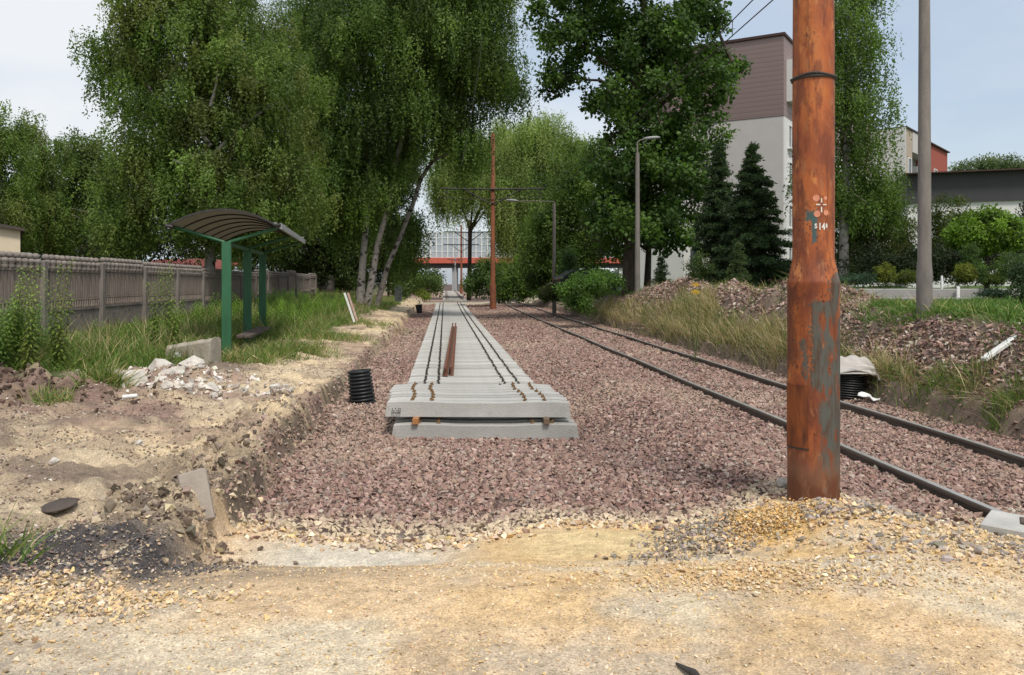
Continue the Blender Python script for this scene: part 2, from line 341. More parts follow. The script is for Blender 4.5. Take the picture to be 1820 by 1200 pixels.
# ------------------------------------------------------------------ scattered stones
def hull_proto(seed, flat=.6, n=9):
    import bmesh
    r = np.random.default_rng(seed); p = r.normal(size=(n, 3)); p /= np.linalg.norm(p, axis=1)[:, None]
    p *= r.uniform(.75, 1.15, (n, 1)); p[:, 2] *= flat; p[:, 0] *= 1.15
    bm = bmesh.new(); vs = [bm.verts.new(q) for q in p]
    bmesh.ops.convex_hull(bm, input=vs); bmesh.ops.triangulate(bm, faces=bm.faces[:])
    bm.verts.index_update()
    vv = np.array([v.co[:] for v in bm.verts]); ff = np.array([[v.index for v in f.verts] for f in bm.faces]); bm.free()
    return vv, ff
def rotmats(n, tilt=1.0):
    a = RNG.uniform(0, 2*np.pi, n); b = RNG.normal(0, tilt, n)*.6; g = RNG.normal(0, tilt, n)*.6
    ca, sa, cb, sb, cg, sg = np.cos(a), np.sin(a), np.cos(b), np.sin(b), np.cos(g), np.sin(g)
    Z = np.zeros((n, 3, 3)); Xm = np.zeros((n, 3, 3)); Ym = np.zeros((n, 3, 3))
    Z[:, 0, 0] = ca; Z[:, 0, 1] = -sa; Z[:, 1, 0] = sa; Z[:, 1, 1] = ca; Z[:, 2, 2] = 1
    Xm[:, 0, 0] = 1; Xm[:, 1, 1] = cb; Xm[:, 1, 2] = -sb; Xm[:, 2, 1] = sb; Xm[:, 2, 2] = cb
    Ym[:, 1, 1] = 1; Ym[:, 0, 0] = cg; Ym[:, 0, 2] = sg; Ym[:, 2, 0] = -sg; Ym[:, 2, 2] = cg
    return Z @ Xm @ Ym
def stones(name, P, size, cols, flat=.6, tilt=1.0, npro=10, kind='stuff', label=None, cat=None, mat_=None):
    n = len(P); pro = [hull_proto(100+k+int(flat*50), flat) for k in range(npro)]
    which = RNG.integers(0, npro, n); M = rotmats(n, tilt); Vs = []; Fs = []; Cs = []; o = 0
    for k in range(npro):
        i = np.where(which == k)[0]
        if not len(i): continue
        vv, ff = pro[k]
        V = np.einsum('nij,vj->nvi', M[i], vv)*size[i][:, None, None]+P[i][:, None, :]
        F = ff[None]+(np.arange(len(i))*len(vv))[:, None, None]+o; o += len(i)*len(vv)
        Vs.append(V.reshape(-1, 3)); Fs.append(F.reshape(-1, 3)); Cs.append(np.repeat(cols[i], len(vv), 0))
    ob = link(name, np_mesh(name, np.concatenate(Vs), np.concatenate(Fs), mat_ or STONE, np.concatenate(Cs)))
    return tag(ob, label, cat, kind=kind)
def pal(n, cols, wts, jit=.18):
    cols = np.array(cols); w_ = np.array(wts, float); c = cols[RNG.choice(len(cols), n, p=w_/w_.sum())]
    return np.clip(c*(1+RNG.normal(0, jit, (n, 1)))*(1+RNG.normal(0, .03, (n, 3))), .01, .9)
BALLC = [(.31, .205, .165), (.26, .165, .135), (.37, .265, .22), (.19, .125, .105), (.43, .35, .285), (.29, .235, .195)]
BALLW = [6, 5, 2.2, 1.5, .5, 1.2]
def region_pts(y0, y1, dens, xf, xt):
    ys = []; xs = []
    yy = np.arange(y0, y1, .5)
    for a in yy:
        b = min(a+.5, y1); ym = (a+b)/2; L0 = xf(ym); R0 = xt(ym); d = dens(ym) if callable(dens) else dens
        n = RNG.poisson(max(0, (R0-L0))*(b-a)*d)
        xs.append(RNG.uniform(L0, R0, n)); ys.append(RNG.uniform(a, b, n))
    return np.concatenate(xs), np.concatenate(ys)
def dens(y): return 1050 if y < 11 else 620 if y < 17 else 330 if y < 27 else 150 if y < 45 else 60
bx, by = region_pts(5.6, 79, dens, lambda y: -2.3-.085*y, lambda y: min(7.2-.07*y, 1.2*y))
dl = Ledge(by)-bx; dr = bx-Redge(by)
k = (dl < .06+.10*RNG.normal(size=len(bx))) & (dr < -.0+.12*RNG.normal(size=len(bx)))
fr = front(bx, by); k &= (by > Ybound(bx)+.10*RNG.normal(size=len(bx)))
k &= ~((by > 69)&(RNG.random(len(bx)) < S(69, 73, by)))
k &= ~((np.abs(bx+.07*by-4.4) < .062) | (np.abs(bx+.07*by-6.0) < .062))
bx, by = bx[k], by[k]; n = len(bx)
sz = RNG.uniform(.016, .038, n)*np.where(by > 17, 1.25, 1)*np.where(by > 27, 1.3, 1)*np.where(by > 45, 1.3, 1)
sz *= np.where(RNG.random(n) < .08, 1.35, 1)
cb = pal(n, BALLC, BALLW, .13)
dust = np.clip(1.0-(by-Ybound(bx)-.1-.5*fbm(bx, by, 1.2, 3, 5))/.45, 0, 1)*(RNG.random(n) < .85)*(bx < 3.2)
dust = np.maximum(dust*.9, .16*S(.0, .2, fbm(bx, by, .5, 3, 7)))
cb = cb*(1-dust[:, None])+np.array((.56, .46, .32))*dust[:, None]*(1+RNG.normal(0, .08, (n, 1)))
bz = H(bx, by)+sz*.1+RNG.uniform(-.014, .014, n)
stones('ballast', np.stack([bx, by, bz], 1), sz, cb, .62, 1.0, label='crushed pinkish brown stone ballast covering the track bed', cat='ballast')

# rubble on the right bank (flat reddish shards)
rx, ry = region_pts(9, 40, lambda y: 620 if y < 20 else 330, lambda y: 6.9-.07*y+.2, lambda y: 6.9-.07*y+3.6)
dr = rx-Redge(ry)
m = fbm(rx, ry, .55, 3, 91)
lw = 1.15+1.35*S(16.3, 18, ry)*(1-S(32, 38, ry))
k = ((dr > .42+.9*m+.35*S(17, 20, ry)) & (dr < lw+.8*m) & (fbm(rx, ry, 1.0, 3, 95) > -.22)) | ((dr > .1) & (dr < lw) & (RNG.random(len(rx)) < .12))
rx, ry = rx[k], ry[k]; n = len(rx)
sz = RNG.uniform(.022, .058, n)*np.where(ry > 20, 1.25, 1)
cr = pal(n, [(.33, .215, .175), (.25, .155, .13), (.40, .30, .245), (.50, .44, .37), (.20, .15, .125)], [5, 3, 3, 1.2, 1])
stones('rubble', np.stack([rx, ry, H(rx, ry)+sz*.3+RNG.uniform(0, .03, n)], 1), sz, cr, .35, 1.1, label='heaps of reddish broken brick and stone on the right bank', cat='rubble')

# foreground gravel, yellow chips and clods
def blob(cx, cy, sx, sy, n): return RNG.normal(cx, sx, n), RNG.normal(cy, sy, n)
def chips(parts):
    Ps, Ss, Cs = [], [], []
    for (x, y, s0, s1, cols, wts, up) in parts:
        n = len(x); s = RNG.uniform(s0, s1, n)**1; s = s0+(s1-s0)*RNG.random(n)**2
        Ps.append(np.stack([x, y, H(x, y)+s*.2+up*RNG.random(n)], 1)); Ss.append(s); Cs.append(pal(n, cols, wts, .14))
    return np.concatenate(Ps), np.concatenate(Ss), np.concatenate(Cs)
SANDC = [(.60, .44, .26), (.62, .45, .23), (.56, .45, .33), (.42, .32, .22), (.66, .55, .40)]
GREYC = [(.30, .255, .21), (.22, .19, .16), (.40, .35, .30), (.33, .25, .20)]
ux, uy = RNG.uniform(-3.6, 4.6, 52000), 2.6+RNG.random(52000)**1.1*4.2
kk = (front(ux, uy) > .3)&(RNG.random(52000) < .35+1.2*np.maximum(0, fbm(ux, uy, 1.5, 3, 77)+.1)); ux, uy = ux[kk], uy[kk]
dx_, dy_ = RNG.uniform(-9, -1.5, 80000), 4.2+16*RNG.random(80000)**1.3
kk = (Ledge(dy_)-dx_ > .0)&(Ledge(dy_)-dx_ < 4.2)&(fbm(dx_, dy_, 1.1, 3, 78) > -.06); dx_, dy_ = dx_[kk], dy_[kk]
P_, S_, C_ = chips([
    (ux, uy, .003, .012, SANDC, [4, 3, 2, 2, 2], .002),
    (*blob(1.45, 4.75, .6, .14, 1700), .004, .019, SANDC, [3, 5, 1, 1, 2], .01),
    (*blob(1.97, 6.42, .20, .16, 2400), .005, .018, [(.60, .39, .16), (.55, .34, .13), (.64, .50, .30)], [3, 3, 2], .04),
    (*blob(2.65, 6.35, .35, .20, 700), .012, .042, GREYC+SANDC[:1], [3, 2, 2, 2, 2], .02),
    (_gx := RNG.normal(1.55, .24, 1500)-.55*(6.5-(_gy := RNG.normal(6.3, .30, 1500))), _gy, .007, .026, GREYC+SANDC[:2], [3, 3, 1, 1, 1, 1], .02),
    (*blob(3.1, 5.6, .55, .35, 2300), .006, .028, SANDC+GREYC[:2], [3, 3, 3, 1, 2, 1, 1], .01),
    (*blob(3.2, 5.3, .5, .25, 180), .02, .055, GREYC, [3, 2, 2, 1], .01),
    (*blob(3.2, 6.5, .6, .25, 900), .015, .038, SANDC+GREYC[:1], [3, 3, 3, 1, 2, 1], .01),
    (*blob(-2.6, 4.4, .5, .16, 3800), .004, .022, SANDC+GREYC[:1], [4, 5, 2, 1, 2, .5], .012),
    (*blob(-3.1, 3.9, .5, .3, 1400), .004, .022, SANDC+GREYC[:2], [4, 5, 2, 1, 2, 1, 1], .012),
    (*blob(-2.7, 5.15, .42, .28, 3000), .004, .013, [(.07, .065, .065), (.13, .12, .12), (.25, .23, .22)], [4, 3, 1], .003),
    (dx_, dy_, .003, .020, [(.30, .23, .17), (.40, .33, .24), (.20, .15, .12), (.55, .50, .43), (.33, .22, .17)], [4, 3, 3, 1, 2], .01),
    (_bx := RNG.uniform(-2.2, 4.0, 1500), Ybound(_bx)-np.abs(RNG.normal(0, .13, 1500)), .012, .038, SANDC+BALLC[:2], [3, 2, 3, 1, 3, 1, 1], .01)])
kk = (P_[:, 1] > 2.4)
stones('gravel', P_[kk], S_[kk], C_[kk], .6, .8, label='loose sand coloured gravel and stone chips strewn over the foreground', cat='gravel')
# clods of earth on the cut bank
cy_ = 5.75+6.8*RNG.random(2600)**1.5; cd = RNG.normal(.34, .30, 2600); cx_ = Ledge(cy_)-cd
s = .005+.05*RNG.random(2600)**4
kk = (cd > -.1)
ex_ = RNG.normal(-2.35, .28, 900); ey_ = RNG.normal(5.95, .22, 900); es_ = .004+.03*RNG.random(900)**4
hx_, hy_ = blob(-6.9, 11.0, 1.1, .5, 1700); hs_ = .008+.05*RNG.random(1700)**3
X_ = np.concatenate([cx_[kk], ex_, hx_]); Y_ = np.concatenate([cy_[kk], ey_, hy_]); s_ = np.concatenate([s[kk], es_, hs_])
CC = np.concatenate([pal(kk.sum()+900, [(.20, .155, .115), (.12, .09, .07), (.34, .265, .185), (.47, .375, .25), (.26, .20, .16)], [4, 2, 3, 2, 2]), pal(1700, [(.08, .055, .04), (.14, .095, .07), (.22, .15, .12)], [4, 3, 2])])
stones('earth_clods', np.stack([X_, Y_, H(X_, Y_)+s_*.3], 1), s_, CC, .8, 1, label='dark clods of dug up earth along the cut bank', cat='earth')

# ------------------------------------------------------------------ blades and leaves
def blades(P, D, bend, Ln, Wd, wprof=(.8, 1, .06), roll=None):
    """P base (n,3), D unit dir, bend (n,3) displacement at tip, Ln, Wd"""
    n = len(P); a = RNG.uniform(0, 2*np.pi, n) if roll is None else roll
    sd = np.stack([np.cos(a), np.sin(a), np.zeros(n)], 1)
    sd -= D*np.sum(sd*D, 1)[:, None]; sd /= np.linalg.norm(sd, axis=1)[:, None]+1e-6
    V = np.zeros((n, 6, 3))
    for j, (t, wp) in enumerate(zip((0, .5, 1), wprof)):
        c = P+D*(Ln*t)[:, None]+bend*(t*t); h = sd*(Wd*wp*.5)[:, None]
        V[:, 2*j] = c-h; V[:, 2*j+1] = c+h
    F = np.array([[0, 1, 3, 2], [2, 3, 5, 4]])[None]+(np.arange(n)*6)[:, None, None]
    return V.reshape(-1, 3), F.reshape(-1, 4)
def grass(name, x, y, h0, h1, per, cols, wts, wd, lean, label, cat='grass', droop=.5, pull=(0, 0), spread=.06, mat_=GRASS):
    n0 = len(x); x = np.repeat(x, per)+RNG.normal(0, spread, n0*per); y = np.repeat(y, per)+RNG.normal(0, spread, n0*per); n = n0*per
    hh = np.repeat(RNG.uniform(h0, h1, n0), per)*RNG.uniform(.5, 1.1, n)
    D = np.stack([RNG.normal(0, lean, n)+pull[0]*.5, RNG.normal(0, lean, n)+pull[1]*.5, np.ones(n)], 1); D /= np.linalg.norm(D, axis=1)[:, None]
    B = np.stack([D[:, 0]*droop+pull[0], D[:, 1]*droop+pull[1], -np.abs(RNG.normal(0, .25, n))*droop-.1*droop], 1)*hh[:, None]
    P = np.stack([x, y, H(x, y)-.02], 1)
    V, F = blades(P, D, B, hh, np.full(n, 1.)*wd*RNG.uniform(.7, 1.3, n))
    C = np.repeat(pal(n, cols, wts, .16), 6, 0)
    return tag(link(name, np_mesh(name, V, F, mat_, C)), label, cat, kind='stuff')
GREEN = [(.11, .19, .03), (.08, .145, .025), (.16, .24, .045), (.22, .25, .08), (.36, .29, .14)]
DRY = [(.50, .39, .21), (.58, .48, .29), (.30, .23, .12), (.20, .22, .07), (.10, .15, .04)]
# left verge
gx_, gy_ = region_pts(9.5, 75, lambda y: 38 if y < 22 else 20 if y < 40 else 8, lambda y: -13.6-.085*(y-20) if y > 14 else -11, lambda y: -1.9-.085*y-1.0)
dl = Ledge(gy_)-gx_; m = fbm(gx_, gy_, .6, 3, 33)
edge_ = np.where(gy_ < 14.5, 4.4, np.where(gy_ < 19, 3.2, np.where(gy_ < 40, 2.1, 1.5)))
k = (dl > edge_+1.2*m) & ~((gx_ > -6.2)&(gy_ < 14.8)) & ~((gy_ < 12.6)&(gx_ > -8.3)) & ~((gx_ > -6.45-.17*(gy_-18.6))&(gy_ > 17.6)&(gy_ < 22.6)&(RNG.random(len(gx_)) < .93))
lx, ly = gx_[k], gy_[k]
grass('verge_grass', lx, ly, .25, .60, 20, GREEN, [6, 5, 4, 2.5, 1.0], .013, .42, 'tall green grass along the fence on the left verge', spread=.09)
k2 = RNG.random(len(lx)) < .16
grass('dry_verge_grass', lx[k2], ly[k2], .5, .95, 9, DRY, [3, 3, 3, 2, 1], .008, .28, 'dry straw coloured stalks among the green verge grass', spread=.08)
tx, ty = [], []
for (px, py, Y, n_, s) in ((190, 720, 11.6, 40, .12), (480, 655, 18.3, 60, .35), (520, 620, 19.5, 120, .45), (560, 600, 24, 160, .8), (600, 560, 33, 120, 1), (4, 985, 5.0, 6, .06), (420, 660, 17, 80, .4), (90, 740, 10.4, 8, .1)):
    p = W(px, py, Y); tx.append(RNG.normal(p[0], s, n_)); ty.append(RNG.normal(Y, s, n_))
tx = np.concatenate(tx); ty = np.concatenate(ty)
grass('tufted_grass', tx, ty, .18, .5, 18, GREEN+DRY[:2], [4, 3, 4, 3, 2, 1, 1], .011, .45, 'ragged grass tufts at the edge of the dug up bank', spread=.07)
ey_ = RNG.uniform(5.6, 12, 90); ex_ = Ledge(ey_)-RNG.uniform(.1, .7, 90)
grass('bank_roots', ex_, ey_, .06, .2, 7, [(.30, .23, .14), (.16, .12, .08), (.42, .34, .20)], [2, 2, 1], .004, .8, 'thin dry roots and stalks sticking out of the near cut bank', droop=1.0, spread=.05)
# right bank grass hanging over the cut
hx_, hy_ = region_pts(8.5, 44, lambda y: 80 if y < 20 else 60 if y < 30 else 28, lambda y: 6.9-.07*y+.02, lambda y: 6.9-.07*y+2.0)
dr = hx_-Redge(hy_); m = fbm(hx_, hy_, .35, 2, 44)
k = (dr > .06)&(dr < .52+.9*np.maximum(m, -.2)+.35*S(16.5, 19, hy_))&(fbm(hx_, hy_, .9, 2, 45) > -.16-.2*S(15, 18, hy_))
hx_, hy_ = hx_[k], hy_[k]
isdry = RNG.random(len(hx_)) < np.clip(.22+.42*S(15.5, 18, hy_)*(1-S(38, 44, hy_))+.9*fbm(hx_, hy_, .5, 2, 46), .08, .85)
grass('dry_bank_grass', hx_[isdry], hy_[isdry], .30, .82, 26, DRY, [5, 4, 3, 3, 2.5], .009, .26, 'dry straw grass hanging over the cut right bank', droop=.65, pull=(0, 0), spread=.07)
grass('green_bank_grass', hx_[~isdry], hy_[~isdry], .16, .48, 20, GREEN, [5, 4, 4, 3, 1.6], .010, .32, 'green grass on the edge of the right bank', droop=.9, pull=(0, 0), spread=.08)
qx, qy = region_pts(10, 36, lambda y: 9, lambda y: 6.9-.07*y+.5, lambda y: 6.9-.07*y+2.4)
grass('rubble_weeds', qx, qy, .15, .5, 12, GREEN+DRY[:2], [3, 3, 3, 3, 3, 3, 2], .010, .35, 'scattered green and dry weeds growing through the rubble', droop=.8, spread=.12)
vx, vy = region_pts(9.5, 40, lambda y: 14, lambda y: 6.9-.07*y+.1, lambda y: 6.9-.07*y+.5)
grass('hanging_roots', vx, vy, .25, .5, 12, [(.25, .18, .11), (.40, .30, .18), (.14, .10, .07)], [3, 2, 2], .008, .3, 'brown roots and dead grass hanging down the earth face', droop=1.6, pull=(-.55, 0), spread=.05)
# lawn behind the bank
wx, wy = region_pts(11, 50, lambda y: 75 if y < 22 else 20, lambda y: 6.9-.07*y+.9, lambda y: min(6.9-.07*y+14, 14))
dr = wx-Redge(wy); k = (dr > 1.15+1.35*S(16.3, 18, wy)*(1-S(32, 38, wy))+.8*fbm(wx, wy, .7, 3, 51))&(wy < np.where(wx > 7.5, 20.9, 50)); wx, wy = wx[k], wy[k]
grass('lawn_grass', wx, wy, .10, .30, 14, [(.10, .20, .03), (.08, .15, .025), (.14, .24, .05), (.22, .24, .08)], [4, 3, 3, 1], .014, .5, 'unmown bright green lawn above the right bank', spread=.10)

def leafquads(P, A, Ln, Wd, fold=.25, hint=None):
    n = len(P); A = A/(np.linalg.norm(A, axis=1)[:, None]+1e-9)
    r = RNG.normal(size=(n, 3)); r = r if hint is None else r*.55+hint; sd = np.cross(A, r); sd /= np.linalg.norm(sd, axis=1)[:, None]+1e-9
    nn = np.cross(A, sd); m = P+A*(Ln*.45)[:, None]; h = sd*(Wd*.5)[:, None]; fo = nn*(Wd*fold)[:, None]
    V = np.stack([P, m+h+fo, P+A*Ln[:, None], m-h+fo], 1)
    F = np.arange(n*4).reshape(n, 4)
    return V.reshape(-1, 3), F
def shell(n, power=.45):
    d = RNG.normal(size=(n, 3)); d /= np.linalg.norm(d, axis=1)[:, None]
    return d*(RNG.random(n)**power)[:, None]
def make_tree(name, label, cat, base, lobes, trunk, style, cols, dens=1.0, leaf=(.09, .045), clump=.6, per=160, strand=1.3, bark=None, branches=True, group=None, trunk_r=.2, extra=None, vj=.26):
    """lobes: world ellipsoids (c, (rx,ry,rz)); trunk: list of polylines of (point, radius)"""
    base = np.array(base, float); root = thing(name, label, cat, base, group=group)
    LV, LF, LC = [], [], []; o = 0; tb = MB()
    for tr in trunk:
        tb.tube([p-base for p, r in tr], [r for p, r in tr], 9)
    cl = np.array(cols)
    for c, rad in lobes:
        c = np.array(c); rad = np.array(rad); area = (rad[0]*rad[1]+rad[1]*rad[2]+rad[0]*rad[2])*4.2
        nc = max(3, int(dens*area/(clump*clump*2.2)))
        cc = c+shell(nc)*rad
        if branches and trunk:
            tp = min((p for tr in trunk for p, r in tr[1:]), key=lambda p: np.linalg.norm((p-c)*np.array([1, 1, 1]))+max(0, p[2]-c[2])*3)
            mid = (tp+c)/2+np.array([0, 0, .12*np.linalg.norm(c-tp)])
            tb.tube([tp-base, mid-base, c-base], [trunk_r*.45, trunk_r*.33, trunk_r*.2], 6)
            for q in cc[:max(4, nc//3)]:
                m2 = (c+q)/2+np.array([0, 0, .15*np.linalg.norm(q-c)])
                tb.tube([c-base, m2-base, q-base], [trunk_r*.14, trunk_r*.09, .008], 4)
        tint = 1+RNG.normal(0, vj, nc); base_c = cl[RNG.integers(0, len(cl), nc)]
        if style == 'weep':
            ns = max(3, per//16); nl = 16
            st = np.repeat(cc, ns, 0)+shell(nc*ns, .5)*clump*np.array([1.1, 1.1, .7])
            sl = strand*RNG.uniform(.35, 1.15, nc*ns); dr_ = RNG.normal(0, .12, (nc*ns, 3)); dr_[:, 2] = -1
            t = ((np.arange(nl)+.5)/nl)**1.25
            P = st[:, None, :]+dr_[:, None, :]*(sl[:, None]*t[None])[..., None]+RNG.normal(0, .035, (nc*ns, nl, 3))
            P = P.reshape(-1, 3); A = RNG.normal(0, .7, P.shape); A[:, 2] -= .55
            ci = np.repeat(np.arange(nc), ns*nl)
        else:
            e = shell(nc*per, .6)
            if style == 'flat': e[:, 2] *= .35
            P = np.repeat(cc, per, 0)+e*clump
            if style == 'up': A = e+np.array([0, 0, .6])+RNG.normal(0, .3, P.shape)
            elif style == 'flat': A = e*np.array([1, 1, .3])+RNG.normal(0, .35, P.shape)
            else: A = e+RNG.normal(0, .6, P.shape)-np.array([0, 0, .3])
            ci = np.repeat(np.arange(nc), per)
        n = len(P); ln = leaf[0]*RNG.uniform(.6, 1.3, n); hv = P-cc[ci]; hv /= np.linalg.norm(hv, axis=1)[:, None]+1e-6; hv2 = (P-c)/rad; hv2 /= np.linalg.norm(hv2, axis=1)[:, None]+1e-6; V, F = leafquads(P-base, A, ln, ln*leaf[1]/leaf[0], .2, hv*.6+hv2*.7+np.array([0, 0, .45]))
        C = np.clip(base_c[ci]*np.clip(tint[ci], .5, 1.8)[:, None]*(1+RNG.normal(0, .09, (n, 1))), .006, .8)
        LV.append(V); LF.append(F+o); LC.append(np.repeat(C, 4, 0)); o += len(V)
    if tb.v: tb.build('trunk', bark or BARKD, root)
    link('crown', np_mesh('crown', np.concatenate(LV), np.concatenate(LF), LEAF, np.concatenate(LC)), root)
    return root
def L_(px, py, rx, ry, Y, d=None, dy=0):
    s = Y/FPX; return (W(px, py, Y)+np.array([0, dy, 0]), (rx*s, d if d else min(rx, ry)*s*1.0, ry*s))
def TR(pts, Y): return [(W(px, py, Y+(q[0] if q else 0)), r) for (px, py, r, *q) in pts]
def gbase(px, Y): x = (px-HX)/FPX*Y; return np.array([x, Y, Hs(x, Y)-.05])
BIRCH = [(.132, .205, .042), (.105, .17, .034), (.17, .24, .056), (.16, .195, .052)]
BIRCHD = [(.108, .175, .038), (.085, .145, .032), (.14, .205, .05)]
DARKG = [(.08, .125, .03), (.105, .15, .038), (.065, .10, .026)]
WILLOW = [(.25, .33, .095), (.19, .27, .075), (.31, .37, .13)]
OAK = [(.07, .135, .024), (.05, .10, .019), (.105, .185, .035)]
LIME = [(.16, .26, .03), (.12, .21, .025)]
SPR = [(.06, .10, .045), (.085, .13, .055), (.045, .075, .035)]
# large birch behind the fence
b = gbase(372, 33); Y = 33
make_tree('birch_tree', 'big weeping birch with pale limbs standing behind the fence, above the bus shelter', 'tree', b,
    [L_(370, 60, 140, 110, Y, 3), L_(230, 110, 85, 75, Y, 2), L_(330, 200, 130, 95, Y, 3), L_(470, 170, 110, 120, Y, 3), L_(280, 300, 110, 90, Y, 2.5), L_(400, 330, 120, 90, Y, 3), L_(490, 330, 90, 90, Y, 2.4), L_(330, -60, 110, 90, Y, 3), L_(230, 390, 60, 50, Y, 1.6), L_(250, 20, 50, 60, Y, 1.4), L_(400, 380, 110, 45, Y, 2)],
    [[(b, .22), (W(374, 400, Y), .19), (W(370, 250, Y), .16), (W(372, 130, Y), .12), (W(368, 0, Y), .08), (W(372, -120, Y), .04)],
     TR([(374, 260, .10), (350, 225, .07), (318, 205, .05), (270, 165, .02)], Y-1), TR([(374, 280, .10), (420, 235, .07), (470, 195, .05), (500, 180, .02)], Y-1),
     TR([(374, 190, .08), (385, 150, .05), (388, 110, .02)], Y-1.5), TR([(374, 310, .07), (345, 292, .045), (320, 290, .02)], Y-2)],
    'weep', BIRCH, .95, (.12, .07), .60, 330, 1.25, BARKW, trunk_r=.12)
# birch clump by the track
b = gbase(640, 44); Y = 44
make_tree('birch_tree', 'multi stemmed white trunk weeping birch beside the laid sleepers', 'tree', b,
    [L_(700, 60, 170, 130, Y, 5), L_(590, 100, 110, 130, Y, 4), L_(820, 60, 100, 100, Y, 4), L_(872, 105, 60, 66, Y, 3), L_(822, 210, 48, 62, Y, 2.4), L_(908, 150, 24, 22, Y, 1.2), L_(735, 190, 75, 80, Y, 3.2), L_(650, 240, 100, 90, Y, 3.5), L_(560, 260, 80, 100, Y, 3), L_(700, -80, 190, 90, Y, 5), L_(840, -40, 80, 70, Y, 4), L_(600, 350, 70, 60, Y, 2.6, 3), L_(640, 320, 80, 50, Y, 2.6), L_(715, 420, 30, 70, Y, 1.4, 3), L_(838, 268, 22, 30, Y, 1.1)],
    [[(b, .27)]+TR([(642, 500, .21), (647, 440, .17), (652, 380, .15), (655, 280, .13), (668, 120, .12), (690, -40, .07)], Y),
     [(gbase(652, 43.8), .22)]+TR([(660, 500, .18), (672, 430, .15), (688, 375, .13), (700, 300, .14), (740, 150, .1), (780, 0, .05)], Y-.3),
     [(gbase(668, 45.5), .16)]+TR([(690, 470, .14), (712, 420, .12), (733, 365, .12), (748, 318, .11), (768, 288, .09), (800, 230, .07), (870, 90, .05), (890, 30, .02)], Y+1.2)],
    'weep', BIRCHD+BIRCH[:2], .95, (.145, .08), .78, 370, 1.8, BARKW, trunk_r=.16)
# dark understorey and trees behind the fence
def bushy(name, label, cat, px, Y, lobes, cols, style='round', clump=.6, per=90, leaf=(.12, .07), dens=.9, trunk=True, group=None, bark=None, strand=1.2, tr=.12):
    b = gbase(px, Y); top = min(lobes, key=lambda l: l[1]); tk = [[(b, tr), (W(px+3, (top[1]+HY)/2+30, Y), tr*.75), (W(top[0], top[1], Y), tr*.35)]] if trunk else []
    return make_tree(name, label, cat, b, [L_(*l, Y) if len(l) == 4 else L_(*l[:4], Y, l[4]) for l in lobes], tk, style, cols, dens, leaf, clump, per, strand, bark, trunk, group, tr)
G1 = 'trees behind the concrete fence'
bushy('birch_tree', 'young birch at the far left edge behind the cream building', 'tree', 8, 40, [(-10, 230, 45, 55), (0, 300, 60, 70), (-30, 380, 70, 60), (30, 370, 60, 50)], BIRCH, 'weep', .6, 260, (.12, .065), 1.1, group=G1, bark=BARKW)
bushy('birch_tree', 'loose slim birch with sky showing through, left of the dark thicket', 'tree', 65, 43, [(55, 230, 36, 36), (80, 285, 52, 45), (60, 350, 60, 60), (100, 380, 60, 50)], BIRCH, 'weep', .5, 240, (.12, .06), 1.0, group=G1, bark=BARKW)
bushy('broadleaf_tree', 'dark dense tree between the slim birch and the big weeping birch', 'tree', 150, 46, [(155, 290, 55, 50), (110, 350, 80, 60), (200, 340, 70, 70), (160, 420, 120, 60), (50, 430, 90, 45)], DARKG+BIRCHD[:1], 'round', .7, 180, (.17, .10), 1.3, group=G1)
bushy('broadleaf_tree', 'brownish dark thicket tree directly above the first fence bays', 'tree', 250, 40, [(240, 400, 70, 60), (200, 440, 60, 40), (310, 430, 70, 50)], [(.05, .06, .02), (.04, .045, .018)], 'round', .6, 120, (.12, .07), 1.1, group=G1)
bushy('broadleaf_tree', 'deep green tree in shade behind the bus shelter roof', 'tree', 480, 66, [(450, 400, 90, 70), (540, 380, 90, 100), (420, 450, 90, 45), (540, 460, 80, 45), (620, 420, 60, 90)], DARKG, 'round', .8, 190, (.19, .11), 1.3, group=G1)
bushy('broadleaf_tree', 'dark leafy tree behind the white birch stems', 'tree', 690, 80, [(700, 300, 60, 60), (680, 400, 60, 80), (620, 480, 50, 45), (700, 470, 36, 50), (590, 400, 50, 90), (560, 490, 60, 40)], DARKG, 'round', .7, 200, (.18, .11), 1.4, group=G1)
bushy('broadleaf_tree', 'tall shaded tree filling the gap between the two big birches', 'tree', 560, 72, [(540, 80, 110, 110), (540, 220, 110, 100), (620, 300, 90, 90), (440, 320, 90, 100), (700, 200, 80, 90), (540, -60, 110, 90), (720, 60, 90, 110)], BIRCHD, 'round', 1.0, 130, (.17, .09), .9, group=G1, tr=.2)
# willows
G2 = 'pale weeping willows over the far track'
bushy('willow_tree', 'pale green weeping willow left of the rust pole', 'tree', 833, 88, [(815, 270, 50, 60, 3), (800, 325, 42, 45, 3), (850, 300, 50, 60, 3), (900, 260, 50, 60, 3), (905, 340, 30, 50, 3)], WILLOW, 'weep', 1.0, 290, (.27, .09), 1.3, group=G2, strand=3.4, tr=.25)
bushy('willow_tree', 'tall pale willow rising behind the right side of the rust pole', 'tree', 965, 84, [(965, 238, 62, 50, 3.5), (1020, 270, 30, 50, 3), (930, 290, 60, 60, 3.5), (1005, 320, 45, 60, 3), (945, 360, 70, 60, 4), (890, 320, 40, 60, 3), (910, 380, 50, 60, 3), (960, 440, 60, 40, 3)], WILLOW, 'weep', 1.0, 290, (.27, .09), 1.3, group=G2, strand=3.6, tr=.3)
bushy('broadleaf_tree', 'mid green round tree between the willow and the tall leafy tree', 'tree', 1000, 62, [(1020, 330, 60, 80), (980, 400, 50, 70), (1040, 420, 60, 70), (1060, 300, 45, 60), (1015, 455, 60, 40), (960, 440, 30, 50)], [(.12, .19, .035), (.09, .15, .028)], 'round', .8, 150, (.18, .11), 1.1, tr=.25)
